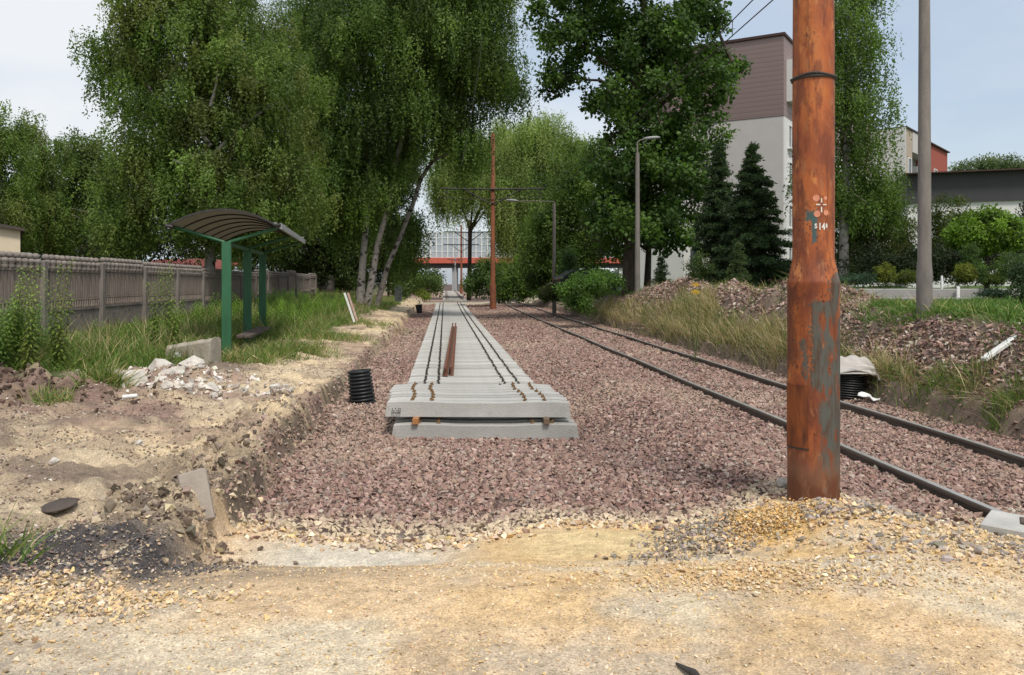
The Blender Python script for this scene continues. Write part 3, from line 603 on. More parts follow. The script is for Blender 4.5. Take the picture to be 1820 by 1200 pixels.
# tall broadleaf on the right bank
b = gbase(1120, 40); Y = 40
make_tree('broadleaf_tree', 'tall dark leafy tree behind the middle street lamp', 'tree', b,
    [L_(1060, -20, 90, 60, Y, 3.5), L_(1010, 60, 60, 55, Y, 2.4), L_(1000, 140, 40, 32, Y, 1.6), L_(1130, 70, 80, 80, Y, 3.4), L_(1210, 60, 70, 70, Y, 3), L_(1290, 115, 45, 30, Y, 1.6), L_(1240, 150, 55, 55, Y, 2.6), L_(1130, 180, 85, 80, Y, 3.4), L_(1220, 240, 65, 60, Y, 2.8), L_(1110, 290, 75, 80, Y, 3.2), L_(1190, 320, 80, 70, Y, 3), L_(1100, 390, 65, 60, Y, 3), L_(1180, 400, 66, 45, Y, 3), L_(1250, 20, 45, 45, Y, 2), L_(960, 20, 18, 30, Y, 1), L_(1060, 175, 22, 26, Y, 1.2), L_(1150, -90, 120, 60, Y, 4)],
    [[(b, .42)]+TR([(1122, 440, .36), (1126, 300, .30), (1135, 180, .24), (1142, 60, .16), (1150, -80, .06)], Y), TR([(1130, 230, .15), (1170, 190, .11), (1230, 140, .07), (1300, 110, .03)], Y-.5), TR([(1136, 160, .13), (1090, 120, .09), (1020, 70, .04)], Y)],
    'round', OAK, .50, (.20, .165), .52, 85, bark=BARKD, trunk_r=.2, vj=.22)
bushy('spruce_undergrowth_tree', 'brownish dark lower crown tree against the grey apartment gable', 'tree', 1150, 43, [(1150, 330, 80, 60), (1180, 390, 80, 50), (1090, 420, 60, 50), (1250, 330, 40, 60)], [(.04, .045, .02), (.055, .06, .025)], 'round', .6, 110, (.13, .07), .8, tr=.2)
# birch to the right of the big pole
b = gbase(1500, 29); Y = 29
make_tree('birch_tree', 'slender weeping birch right behind the big rusty pole', 'tree', b,
    [L_(1520, -20, 60, 70, Y, 1.6), L_(1530, 80, 58, 70, Y, 1.8), L_(1530, 180, 60, 70, Y, 1.8), L_(1540, 270, 62, 60, Y, 1.8), L_(1560, 320, 48, 50, Y, 1.5), L_(1430, 290, 26, 60, Y, 1), L_(1460, 180, 40, 80, Y, 1.5), L_(1500, 350, 50, 50, Y, 1.6), L_(1480, 60, 30, 90, Y, 1.4), L_(1590, 345, 22, 40, Y, .8)],
    [[(b, .17)]+TR([(1500, 400, .15), (1505, 250, .12), (1510, 100, .09), (1515, -60, .04)], Y)],
    'weep', BIRCH[:2]+BIRCHD[:1], .75, (.10, .055), .48, 220, 1.2, BARKW, trunk_r=.1)

# spruces
def spruce(label, px, Ybase, ptop, wpx, Y, cols, cut=0, leaf=.07, group=None):
    b = gbase(px, Y); top = W(px, ptop, Y); hgt = top[2]-b[2]; rw = wpx*Y/FPX
    root = thing('spruce_tree', label, 'tree', b, group=group); tb = MB(); tb.tube([(0, 0, 0), (0, 0, hgt)], [.035*hgt*.5+.03, .01], 7)
    Ps, As = [], []; nl = int(hgt/.24)
    for i in range(nl):
        t = (i+.5)/nl
        if t < cut: continue
        r = rw*(1-t)**.95*RNG.uniform(.7, 1.15)
        for j in range(RNG.integers(9, 12)):
            z = hgt*(t+RNG.uniform(-.6, .6)/nl); a = RNG.uniform(0, 2*math.pi); rr = r*RNG.uniform(.6, 1.15)+.12; m = max(4, int(rr/.028))
            s = np.linspace(.08, 1, m)*rr; x = s*math.cos(a); y = s*math.sin(a); zz = z+.12-.30*s+.10*s*s/(rr+.1)
            q = np.stack([x, y, zz], 1)
            if rr > .5 and RNG.random() < .5: tb.tube([(0, 0, z+.1), tuple(q[-1])], [.02, .006], 3)
            k = 9; Q = np.repeat(q, k, 0)+RNG.normal(0, .03, (m*k, 3)); w_ = np.repeat((1-.6*s/rr), k)
            A = np.zeros((m*k, 3)); A[:, 0] = math.cos(a)*.5; A[:, 1] = math.sin(a)*.5; A += RNG.normal(0, .7, A.shape); A[:, 2] -= .25
            sp = RNG.uniform(-1, 1, m*k)*.30*w_*(rr/.9)**.5; Q[:, 0] += -math.sin(a)*sp; Q[:, 1] += math.cos(a)*sp; Q[:, 2] -= np.abs(sp)*.35
            Ps.append(Q); As.append(A)
    P = np.concatenate(Ps); A = np.concatenate(As); n = len(P); ln = leaf*RNG.uniform(.7, 1.4, n)
    V, F = leafquads(P, A, ln, ln*.4); C = pal(n, cols, [1]*len(cols), .2)
    tb.build('trunk', BARKD, root); link('crown', np_mesh('crown', V, F, LEAF, np.repeat(C, 4, 0)), root)
    return root
spruce('broad dark spruce just left of the big rusty pole', 1338, 490, 262, 98, 33, SPR, .05, .12)
spruce('thin ragged spruce left of the broad dark spruce', 1278, 490, 258, 66, 35, SPR+[(.05, .085, .035)], .12, .11)
spruce('small young conifer on the lawn right of the middle street lamp', 1176, 496, 460, 22, 38, [(.05, .085, .03), (.04, .07, .025)], 0, .07)
spruce('young light tipped conifer in front of the broad spruce', 1313, 495, 440, 20, 27, [(.09, .13, .045), (.06, .09, .035)], 0, .07)
bushy('shrub', 'rounded shrub in front of the thin spruce', 'shrub', 1243, 30, [(1243, 475, 24, 26)], [(.07, .11, .03)], 'round', .2, 60, (.07, .04), 1, False)

# hedge, clipped shrubs, lime ball tree
G3 = 'thuja columns in the garden hedge'
for i, (px, pt, hw, lab) in enumerate([(1500, 330, 28, 'thuja column partly hidden by the big rusty pole'), (1535, 325, 28, 'second thuja column right of the rusty pole'), (1572, 340, 28, 'reddish tipped thuja below the birch'), (1606, 370, 26, 'lower thuja just left of the thick concrete lamp post'), (1668, 355, 24, 'thuja just right of the thick concrete lamp post'), (1700, 345, 18, 'pointed thuja left of the clipped round tree')]):
    bushy('thuja', lab, 'hedge tree', px, 30+.25*i, [(px, pt+35, hw*.62, 45, .7), (px, pt+90, hw, 50, .9), (px, 470, hw*1.1, 40, .9)], [(.09, .125, .03), (.12, .14, .038), (.065, .10, .028)], 'up', .25, 70, (.09, .04), 1, False, G3)
bushy('clipped_tree', 'umbrella shaped bright green clipped tree with flat round crown', 'tree', 1752, 25, [(1752, 410, 54, 36, 1.0), (1715, 422, 26, 20, .7), (1790, 422, 26, 20, .7), (1752, 424, 50, 18, .8)], LIME, 'round', .20, 90, (.10, .07), 2.2, True, tr=.09)
bushy('cone_shrub', 'dark green clipped cone under the umbrella shaped tree', 'shrub', 1727, 24, [(1727, 452, 15, 20, .28), (1727, 480, 26, 22, .45)], [(.08, .14, .03)], 'round', .14, 70, (.05, .03), 1.4, False)
G4 = 'clipped golden ball shrubs'
for px, lab in ((1573, 'golden clipped ball shrub left of the thick lamp post'), (1715, 'golden clipped ball shrub right of the thick lamp post')):
    bushy('ball_shrub', lab, 'shrub', px, 23.6, [(px, 486, 17, 17, .27)], [(.17, .19, .025), (.12, .15, .02)], 'round', .09, 60, (.045, .03), 1.5, False, G4)
bushy('low_hedge', 'low clipped hedge between the golden ball and the thick lamp post', 'hedge', 1612, 24.5, [(1600, 492, 12, 8, .3), (1618, 492, 12, 8, .3), (1640, 492, 12, 8, .3)], [(.10, .13, .02)], 'round', .12, 60, (.05, .03), 1.4, False)
bushy('low_hedge', 'low clipped hedge right of the second golden ball', 'hedge', 1765, 24.5, [(1755, 496, 12, 10, .3), (1775, 496, 12, 10, .3)], [(.09, .12, .02)], 'round', .12, 60, (.05, .03), 1.4, False)
bushy('juniper', 'spreading blue green juniper beside the rusty pole', 'shrub', 1530, 23.5, [(1530, 497, 30, 11, .6), (1500, 500, 24, 10, .6)], [(.045, .085, .05), (.035, .07, .04)], 'flat', .2, 70, (.07, .03), 1.2, False)
bushy('juniper', 'bright clipped mound shrub at the right edge of the garden', 'shrub', 1797, 22, [(1797, 475, 28, 28, .5)], [(.08, .13, .025)], 'round', .16, 70, (.05, .03), 1.4, False)
bushy('juniper', 'low dark juniper behind the kerb near the right edge', 'shrub', 1775, 21, [(1770, 522, 30, 9, .4)], [(.03, .06, .03)], 'flat', .16, 70, (.06, .03), 1.3, False)
bushy('shrub', 'leggy grey green shrub cut off by the right edge of the photo', 'shrub', 1815, 16, [(1812, 480, 18, 30, .4), (1822, 515, 26, 22, .4)], [(.07, .11, .05)], 'round', .16, 45, (.06, .04), 1, False)
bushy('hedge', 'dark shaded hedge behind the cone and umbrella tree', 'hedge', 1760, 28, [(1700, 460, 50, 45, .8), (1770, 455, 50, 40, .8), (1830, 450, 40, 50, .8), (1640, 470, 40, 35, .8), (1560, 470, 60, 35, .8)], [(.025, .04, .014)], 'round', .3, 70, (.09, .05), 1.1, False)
bushy('conifer', 'dark conifer tip at the right edge beside the white wall', 'tree', 1822, 27, [(1826, 385, 12, 40, .3), (1826, 430, 20, 40, .4)], [(.03, .05, .02)], 'up', .2, 60, (.08, .03), 1.2, False)
bushy('broadleaf_tree', 'distant pale tree tops above the dark flat roof', 'tree', 1760, 120, [(1740, 296, 30, 12, 3), (1780, 292, 30, 14, 3), (1820, 298, 30, 14, 3), (1712, 302, 16, 8, 3)], [(.13, .17, .08)], 'round', 1.0, 70, (.35, .2), 1, True, tr=.3)
# bushes in the middle distance
G5 = 'bushes along the far track'
for (px, Y, lobes, cols, lab, cl) in [
    (860, 66, [(862, 492, 24, 34), (840, 505, 12, 22)], [(.06, .10, .025)], 'tall bush left of the rust pole foot', .5),
    (905, 72, [(912, 490, 34, 30), (935, 512, 26, 22), (895, 515, 20, 22)], [(.085, .14, .025)], 'bright green bush right of the rust pole foot', .5),
    (955, 66, [(950, 480, 30, 40), (985, 460, 20, 50)], [(.05, .08, .02)], 'shaded bush under the willow', .5),
    (760, 100, [(745, 504, 26, 18), (772, 506, 16, 16), (730, 515, 24, 12)], [(.11, .16, .04)], 'light bushes left of the far track', .8),
    (700, 75, [(712, 515, 16, 14)], [(.06, .09, .03)], 'small dark bush beside the concrete bin', .4),
    (1015, 36, [(1020, 515, 26, 26), (1045, 500, 30, 18), (1035, 540, 22, 18)], [(.085, .16, .03), (.07, .13, .025)], 'fresh green bush hanging over the bank below the car', .3),
    (1080, 38, [(1080, 498, 30, 16), (1060, 510, 26, 14)], [(.08, .15, .03)], 'leafy bush at the foot of the tall tree', .3),
    (985, 48, [(975, 520, 16, 10), (990, 520, 24, 12)], [(.06, .09, .025), (.12, .11, .05)], 'grassy bush around the thin lamp post', .3),
    (1010, 50, [(1012, 470, 14, 34)], [(.05, .09, .025)], 'upright green shrub left of the dark car', .3)]:
    bushy('bush', lab, 'bush', px, Y, [l+(1.6 if Y > 50 else .9,) for l in lobes], [tuple(v*1.45 for v in q) for q in cols], 'round', cl, 70, (.15*Y/60+.03, .10*Y/60), 1.1, False, G5)
p = W(745, 538, 62); bushy('bush', 'small yellow green weed bush beside the far sleepers', 'bush', 752, 80, [(752, 524, 11, 9, .5)], [(.22, .27, .04)], 'round', .3, 60, (.15, .08), 1, False)
bushy('bush', 'dark wooded mass under the glazed bridge', 'bush', 760, 170, [(730, 492, 50, 14, 5), (770, 492, 20, 12, 5), (880, 486, 50, 26, 5), (960, 480, 60, 30, 5), (1050, 494, 70, 12, 5)], [(.05, .08, .03)], 'round', 1.8, 70, (.5, .3), 1, False)
bushy('broadleaf_tree', 'distant hazy trees behind the bridge on the left', 'tree', 690, 190, [(690, 430, 40, 50, 6), (640, 400, 60, 60, 6), (560, 380, 70, 70, 6)], [(.05, .08, .03)], 'round', 2.2, 70, (.55, .3), 1, True, tr=.5)

# weeds on the left: leafy stems
def weeds(xs, ys, h0, h1, cols, leafl=.16, name=None):
    Vs, Fs, Cs = [], [], []; o = 0
    for x, y in zip(xs, ys):
        h = RNG.uniform(h0, h1); z0 = Hs(x, y); ld = RNG.normal(0, .10, 2)
        m = int(h/.016); t = np.linspace(.08, 1, m)
        P = np.stack([x+ld[0]*t**2*h, y+ld[1]*t**2*h, z0+t*h], 1); a = np.arange(m)*2.4+RNG.uniform(0, 6)
        L = leafl*RNG.uniform(.7, 1.2, m)*(1.1-.55*t); D = np.stack([np.cos(a), np.sin(a), np.full(m, .65)], 1); D /= np.linalg.norm(D, axis=1)[:, None]
        B = np.stack([D[:, 0]*.2, D[:, 1]*.2, np.full(m, -.75)], 1)*L[:, None]
        V, F = blades(P, D, B, L, L*.26, (.45, 1, .1), roll=a+np.pi/2); c = pal(1, cols, [1]*len(cols), .1)
        C = np.clip(c*(1+RNG.normal(0, .14, (m, 1)))*(1+.45*t[:, None]**4), 0, .8)
        Vs.append(V); Fs.append(F+o); Cs.append(np.repeat(C, 6, 0)); o += len(V)
        sd = np.array([.004+.002*h, 0, 0])
        for s_ in (sd, sd[[1, 0, 2]]):
            V = np.stack([P[0]-s_, P[0]+s_, P[-1]+s_*.3, P[-1]-s_*.3]); Vs.append(V); Fs.append(np.array([[0, 1, 2, 3]])+o); Cs.append(np.tile(np.array(cols[0])*.8, (4, 1))); o += 4
    return np.concatenate(Vs), np.concatenate(Fs), np.concatenate(Cs)
WC = [(.11, .19, .035), (.09, .16, .03), (.14, .22, .04)]
n = 620; xs = RNG.uniform(-10.8, -6.6, n); ys = 11.9+RNG.random(n)*3.6+.0*xs
k = (xs < -7.4+.25*(12.2-ys)+0) ; xs, ys = xs[k], ys[k]
V, F, C = weeds(xs, ys, .55, 1.2, WC)
tag(link('weed_thicket', np_mesh('weed_thicket', V, F, GRASS, C)), 'lush green leafy weeds filling the lower left verge', 'weeds', kind='stuff')
n = 620; ys = RNG.uniform(16, 42, n); xs = Ledge(ys)-RNG.uniform(2.6, 6.3, n); kw = ~((xs > -6.6-.17*(ys-18.6))&(ys < 23)); xs, ys = xs[kw], ys[kw]
nr_ = ys < 24; V1, F1, C1 = weeds(xs[nr_], ys[nr_], .28, .62, [(.13, .22, .03), (.10, .18, .03)], .15); V, F, C = weeds(xs[~nr_], ys[~nr_], .4, .95, [(.15, .25, .035), (.12, .21, .03)], .18); F = np.concatenate([F, F1+len(V)]); V = np.concatenate([V, V1]); C = np.concatenate([C, C1])
tag(link('bright_weeds', np_mesh('bright_weeds', V, F, GRASS, C)), 'bright green weeds beyond the shelter in front of the fence end', 'weeds', kind='stuff')
for (px, pt, Y, lab) in [(8, 485, 13.2, 'tall goldenrod stem at the very left edge of the photo'), (28, 470, 13.5, 'tall goldenrod stem in front of the first fence post'), (52, 500, 13, 'goldenrod stem beside the first fence post'), (97, 455, 14.2, 'tallest goldenrod stem between the first two fence posts'), (108, 520, 14, 'shorter goldenrod just right of the tallest one'), (278, 495, 17.5, 'slim goldenrod left of the pair before the third fence bay'), (302, 475, 17.8, 'goldenrod with bright tip before the third fence bay'), (312, 535, 17.4, 'low goldenrod beside the bright tipped one')]:
    p = W(px, pt, Y); z0 = Hs(p[0], Y); h = p[2]-z0
    V, F, C = weeds([p[0]]*3, [Y, Y+.06, Y-.05], h*.9, h*1.02, [(.16, .22, .04)], .17)
    b = np.array([p[0], Y, z0]); r = thing('goldenrod', lab, 'plant', b, group='goldenrods standing in front of the fence'); link('stem', np_mesh('stem', V-b, F, GRASS, C), r)
# yellow flowers on the right bank
for (px, py, Y, lab) in ((1236, 507, 20.5, 'upper yellow wildflower on the rubble crest'), (1236, 520, 18.3, 'lower yellow wildflower among the dry bank grass')):
    p = W(px, py, Y); z0 = Hs(p[0], Y); b = np.array([p[0], Y, z0]); r = thing('wildflower', lab, 'flower', b, group='yellow wildflowers'); h = max(.25, p[2]-z0)
    V, F, C = weeds([p[0]], [Y], h, h, [(.10, .14, .04)], .1); link('stem', np_mesh('stem', V-b, F, GRASS, C), r)
    n = 90; e = shell(n); P = np.array([0, 0, h])+e*np.array([.09, .09, .04]); V, F = leafquads(P, e+np.array([0, 0, .5]), np.full(n, .025), np.full(n, .02)); link('blossom', np_mesh('blossom', V, F, LEAF, np.tile((.8, .5, .02), (len(V), 1))), r)

# ------------------------------------------------------------------ sleepers
SL, SP = 2.4, .272
def tx_(Y): return -.37-.08*(Y-10.8)
def sleeper_mesh(seed=0):
    m = MB(); n = 13; rs = []
    for i in range(n):
        t = i/(n-1); x = (t-.5)*SL; mid = 1-S(.12, .3, np.array(abs(t-.5)))  # waist
        h = .20-.018*float(mid); e = 0.0
        if i == 0 or i == n-1: h -= .012; e = .006
        tw = .095-e; bw = .103-e
        xs_ = x+(.03 if i == 0 else -.03 if i == n-1 else 0)
        rs.append([(x, -bw, 0), (x, bw, 0), ((xs_+x)/2, bw-.004, h*.35), (xs_, tw, h-.008), (xs_, tw-.008, h), (xs_, -tw+.008, h), (xs_, -tw, h-.008), ((xs_+x)/2, -bw+.004, h*.35)])
    m.rings([list(r) for r in rs]); return m.mesh('body', SLEEP)
smesh = sleeper_mesh()
def clip_mesh(mt):
    m = MB(); m.box((0, 0, .008), (.046, .055, .016), ch=.005); m.lathe([(.013, 0), (.013, .018), (.008, .02), (.008, .034)], 7, (0, 0, .014)); m.box((.015, 0, .022), (.035, .03, .014), ry=.2)
    return m.mesh('rail_clip', mt)
CLIPD = mat('clip_black', (.05, .04, .035), (.03, .022, .018), 20, .6, 0); CLIPO = mat('clip_ochre', (.22, .12, .04), (.08, .045, .02), 20, .6, 0)
cd_, co_ = clip_mesh(CLIPD), clip_mesh(CLIPO)
CLX = (-.86, -.60, .60, .86)
def make_sleeper(label, group, clip):
    r = thing('railway_sleeper', label, 'railway sleeper', group=group); link('body', smesh, r)
    for x in CLX:
        o = link('rail_clip', clip, r, (x, 0, .198))
        if x in (CLX[0], CLX[2]): pass
        else: o.rotation_euler = (0, 0, math.pi)
    return r
VP_RZ = math.atan(.08)      # sleepers lie square to the track
TL = 'pale concrete sleeper in the top layer of the near two layer stack'
proto = make_sleeper(TL, 'sleepers in the top layer of the near stack', co_)
toploc = []
NT = 7
for i in range(NT):
    Y = 10.96+i*.282+(random.uniform(-.012, .012) if i else 0); x = tx_(10.8)-.06-.08*(i*.275)-.0*i+random.uniform(-.02, .02)-.03*(i > 3)
    toploc.append((x, Y, .275))
for i, l in enumerate(toploc):
    lab = None
    if i == 0: lab = 'frontmost top layer sleeper with a small printed stamp on its left end'
    elif i == NT-1: lab = 'rearmost sleeper of the top layer of the near stack'
    if i == 0:
        proto.location = l; proto.rotation_euler = (0, .004, VP_RZ*0+.0); proto['label'] = lab; del proto['group']; first = proto
    else:
        o = dup(proto, l, rz=.0+random.uniform(-.006, .006), label=lab or TL)
        if lab:
            if 'group' in o: del o['group']
        else: o['group'] = 'sleepers in the top layer of the near stack'
# stamp printed on the front sleeper
st = MB()
for i in range(3):
    for j in range(6):
        if random.random() < .8: st.box((-1.10+j*.02, -.1265+(.0)-0*i, .105-i*.026), (.013, .002, .016), rx=-.1)
st.build('printed_stamp', CLIPD, proto, (0, .0, 0))
BLB = 'lower layer sleeper of the near stack, hidden behind the frontmost one'
for i in range(7):
    lab = 'frontmost bottom sleeper lying directly on the ballast' if i == 0 else BLB
    o = dup(proto, (tx_(10.8)+.03-.02*i, 10.85+i*.275, .0), rz=.0, label=lab)
    if i: o['group'] = 'hidden sleepers of the lower layer'
    for ch in list(o.children):
        if ch.name.startswith('printed') : bpy.data.objects.remove(ch)
for ob in list(bpy.data.objects):
    if ob.name.startswith('printed_stamp') and ob.parent is not proto: bpy.data.objects.remove(ob)
# wooden battens between the layers
for dx, mt_, lab in ((-.83, mat('orange_batten', (.42, .19, .07), (.28, .12, .05), 9, .8, .2), 'orange brown wooden batten end between the layers on the left'), (.84, mat('grey_batten', (.22, .15, .10), (.12, .08, .05), 9, .8, .2), 'grey brown wooden batten end between the layers on the right')):
    m = MB(); m.box((0, 0, 0), (.075, 2.05, .078), ch=.006); o = m.build('batten', mt_, None, (tx_(10.8)-.03+dx, 11.73, .239)); tag(o, lab, 'batten')
# middle group, then the long single row
MG = 'pale sleeper in the short group just behind the near stack'
LR = 'pale concrete sleeper in the long single row laid on the pink ballast'
longproto = make_sleeper(LR, 'sleepers of the long single row', cd_)
o = None
for i in range(8):
    Y = 13.05+i*.275
    dup(longproto, (tx_(Y)-.10+random.uniform(-.02, .02), Y, -.025), rz=random.uniform(-.004, .004), label=MG, group='sleepers of the short group behind the stack')
Y = 15.45; i = 0; first_l = True
while Y < 72 and i < 215:
    l = (tx_(Y)+random.uniform(-.010, .010), Y+random.uniform(-.014, .014), random.uniform(-.006, .006)-.04+.16*float(S(52, 75, np.array(Y))))
    if first_l: longproto.location = l; first_l = False
    else: dup(longproto, l, rz=random.uniform(-.005, .005))
    Y += .275; i += 1
# far track beyond the crossing
FR = 'sleeper of the far track beyond the sandy crossing'
for i in range(60):
    Y = 82+i*1.1; dup(longproto, (tx_(Y)+.5, Y, .14+Hs(tx_(Y), Y)-.1), rz=VP_RZ, label=FR, group='sleepers of the far track')
# old rusty rails lying on the sleepers
def rail_rings(m, A, B, h=.17, z0=0., tilt=0, seg=1, flip=False, sag=None, ws=1):
    A = Vector(A); B = Vector(B); d = (B-A).normalized(); sd = Vector((d.y, -d.x, 0)).normalized()
    prof = [(-.07, 0), (.07, 0), (.07, .012), (.012, .03), (.010, .12), (.035, .135), (.036, .163), (.028, .17), (-.028, .17), (-.036, .163), (-.035, .135), (-.010, .12), (-.012, .03), (-.07, .012)]
    rs = []
    for k in range(seg+1):
        p = A.lerp(B, k/seg)
        if sag: p = p+sag(k/seg)
        rs.append([p+sd*(x*ws)+Vector((0, 0, ((.17-z) if flip else z)*h/.17)) for x, z in prof])
    m.rings(rs); return m
A0 = Vector((-1.27, 16.7, .155)); B0 = Vector((-2.43, 35.5, .155)); sdv = Vector((1, .06, 0)).normalized()
RG = 'old rusty rails lying on the sleepers'
for off, fl, dz, dy, lab in ((-.055, False, 0, 0, 'left one of the old rusty rails laid on the sleepers'), (.055, False, 0, .12, 'right one of the old rusty rails laid on the sleepers')):
    m = MB(); rail_rings(m, A0+sdv*off+Vector((0, dy, dz)), B0+sdv*off+Vector((0, dy, dz)), flip=fl, ws=.74); tag(m.build('rusty_rail', RUST), lab, 'rail', RG)

# ------------------------------------------------------------------ existing right-hand track
def rail_curve(c, name, label):
    r = thing(name, label, 'rail', (c, 0, 0)); m = MB(); rs = []; rt = []
    ys = np.concatenate([np.linspace(3, 60, 40), np.linspace(62, 79, 12)])
    for y in ys:
        x = -.07*y-.0009*max(0, y-58)**2; z = .0+.16*float(S(52, 75, np.array(y)))-.005+.008*math.sin(y*.7)
        prof = [(-.07, 0), (.07, 0), (.07, .012), (.012, .03), (.012, .12), (.036, .135), (.037, .160), (.030, .172), (-.030, .172), (-.037, .160), (-.036, .135), (-.012, .12), (-.012, .03), (-.07, .012)]
        rs.append([(x+a, y, z+b) for a, b in prof])
        rt.append([(x-.029, y, z+.1725), (x+.029, y, z+.1725), (x+.026, y, z+.1755), (x-.026, y, z+.1755)])
    m.rings(rs); m.build('rail_body', RAILM, r); m2 = MB(); m2.rings(rt); m2.build('running_surface', RAILTOP, r)
rail_curve(4.4, 'track_rail', 'near rail of the existing right hand track, worn dark steel')
rail_curve(6.0, 'track_rail', 'far rail of the existing right hand track, nearer the grassy bank')
for c in (tx_(0)-.75, tx_(0)+.75):
    m = MB(); rail_rings(m, (c+.5-.08*82, 82, .3), (c+.5-.08*150, 150, .55), seg=6)
    tag(m.build('track_rail', RUST), 'left rail of the far track beyond the crossing' if c < tx_(0) else 'right rail of the far track beyond the crossing', 'rail')

# ------------------------------------------------------------------ big rusty pole
def pole_material():
    m, N, L, P = newmat('flaking_orange_pole')
    tc = N.new('ShaderNodeTexCoord'); sep = N.new('ShaderNodeSeparateXYZ'); L.new(tc.outputs['Object'], sep.inputs[0])
    def noise(sc_, st=(1, 1, 1), det=6, ro=.6):
        mp = N.new('ShaderNodeMapping'); mp.inputs['Scale'].default_value = st; L.new(tc.outputs['Object'], mp.inputs[0])
        n = N.new('ShaderNodeTexNoise'); n.inputs['Scale'].default_value = sc_; n.inputs['Detail'].default_value = det; n.inputs['Roughness'].default_value = ro
        L.new(mp.outputs[0], n.inputs['Vector']); return n.outputs['Fac']
    def mth(op, a, b=None, c=None):
        x = N.new('ShaderNodeMath'); x.operation = op
        for i, q in enumerate((a, b, c)):
            if q is None: continue
            if isinstance(q, (int, float)): x.inputs[i].default_value = q
            else: L.new(q, x.inputs[i])
        return x.outputs[0]
    def mr(v, a, b, smooth=True):
        x = N.new('ShaderNodeMapRange'); x.interpolation_type = 'SMOOTHSTEP'; L.new(v, x.inputs[0]); x.inputs[1].default_value = a; x.inputs[2].default_value = b; x.clamp = True; return x.outputs[0]
    def mixn(a, b, f):
        x = N.new('ShaderNodeMix'); x.data_type = 'RGBA'; L.new(f, x.inputs[0])
        for i, q in ((6, a), (7, b)):
            if isinstance(q, tuple): x.inputs[i].default_value = (*q, 1)
            else: L.new(q, x.inputs[i])
        return x.outputs[2]
    big = noise(3.0, (1, 1, .45)); med = noise(11, (1, 1, .35)); fine = noise(60, (1, 1, .6)); wv = noise(7, (1, 1, .5))
    r = ramp(N, [(.34, (.13, .035, .018)), (.45, (.25, .066, .022)), (.56, (.38, .11, .028)), (.72, (.46, .17, .048))]); L.new(big, r.inputs[0])
    c = r.outputs[0]
    c = mixn(c, (.15, .04, .017), mth('MULTIPLY', mr(med, .47, .60), .75)); c = mixn(c, (.30, .15, .07), mth('MULTIPLY', mr(noise(18, (1, 1, .3)), .56, .68), .5))
    c = mixn(c, (.045, .018, .012), mth('MULTIPLY', mr(fine, .57, .63), mr(noise(4.5, (1, 1, .6)), .44, .60)))
    c = mixn(c, (.10, .028, .012), mth('MULTIPLY', mr(noise(22, (1, 1, .07)), .52, .66), .55)); c = mixn(c, (.62, .26, .08), mth('MULTIPLY', mr(noise(9, (1, 1, .5)), .60, .70), .5))
    X, Y_, Z = sep.outputs[0], sep.outputs[1], sep.outputs[2]
    wj = mth('MULTIPLY', mth('SUBTRACT', wv, .5), .34); fj = mth('MULTIPLY', mth('SUBTRACT', fine, .5), .14)
    xj = mth('ADD', mth('ADD', X, mth('MULTIPLY', wj, .55)), fj); zj = mth('ADD', mth('ADD', Z, wj), fj)
    def boxm(x0, x1, z0, z1, e=.012):
        a = mth('MULTIPLY', mr(xj, x0-e, x0+e), mth('SUBTRACT', 1, mr(xj, x1-e, x1+e)))
        b = mth('MULTIPLY', mr(zj, z0-e, z0+e), mth('SUBTRACT', 1, mr(zj, z1-e, z1+e)))
        f = mth('LESS_THAN', Y_, .12); return mth('MULTIPLY', mth('MULTIPLY', a, b), f)
    grey = mixn((.085, .088, .075), (.075, .045, .03), mr(noise(30, (1, 1, .15)), .45, .62))
    for bx_ in ((-.02, .16, 1.10, 1.86), (.06, .20, .45, 1.35), (-.10, -.05, 1.2, 1.55), (.13, .20, 1.72, 2.05), (.10, .24, .2, 1.75)):
        c = mixn(c, grey, mth('MULTIPLY', boxm(*bx_), mr(med, .62, .50)))
    c = mixn(c, (.10, .03, .015), mth('MULTIPLY', boxm(-.22, -.15, 1.3, 1.95), .7))
    c = mixn(c, (.20, .115, .07), mth('MULTIPLY', mth('SUBTRACT', 1, mr(zj, .30, .75)), .75))
    c = mixn(c, (.13, .045, .02), mth('MULTIPLY', mth('SUBTRACT', 1, mr(zj, .32, .50)), mr(med, .38, .52)))
    XX, ZZ = xj, zj; xj = mth('ADD', X, mth('MULTIPLY', fj, .4)); zj = mth('ADD', Z, fj); c = mixn(c, (.045, .085, .085), boxm(-.010, .026, 2.33, 2.56, .008)); c = mixn(c, (.05, .09, .085), boxm(-.06, .03, 2.50, 2.585, .012))
    L.new(c, P.inputs['Base Color']); P.inputs['Roughness'].default_value = .6; P.inputs['Specular IOR Level'].default_value = .35
    b = N.new('ShaderNodeBump'); b.inputs['Strength'].default_value = .35; b.inputs['Distance'].default_value = .006
    L.new(mth('ADD', med, mth('MULTIPLY', fine, .5)), b.inputs['Height']); L.new(b.outputs[0], P.inputs['Normal'])
    return m
POLEM = pole_material()
px0, py0 = 2.5, 7.0; PR = math.atan2(-px0, py0)
pole = thing('catenary_pole', 'thick flaking orange steel pole with grey paint patches and a stepped base, nearest the camera', 'pole', (px0, py0, 0), PR)
rl, ru = .207, .166
m = MB(); m.lathe([(rl, -.4), (rl, .5), (rl, 1.2), (rl, 1.99), (rl+.004, 2.005), (rl-.002, 2.02), (ru+.006, 2.17), (ru, 2.21), (ru, 3), (ru, 3.7), (ru-.004, 4.5), (ru-.02, 7), (ru-.03, 9.6)], 48); m.build('shaft', POLEM, pole)
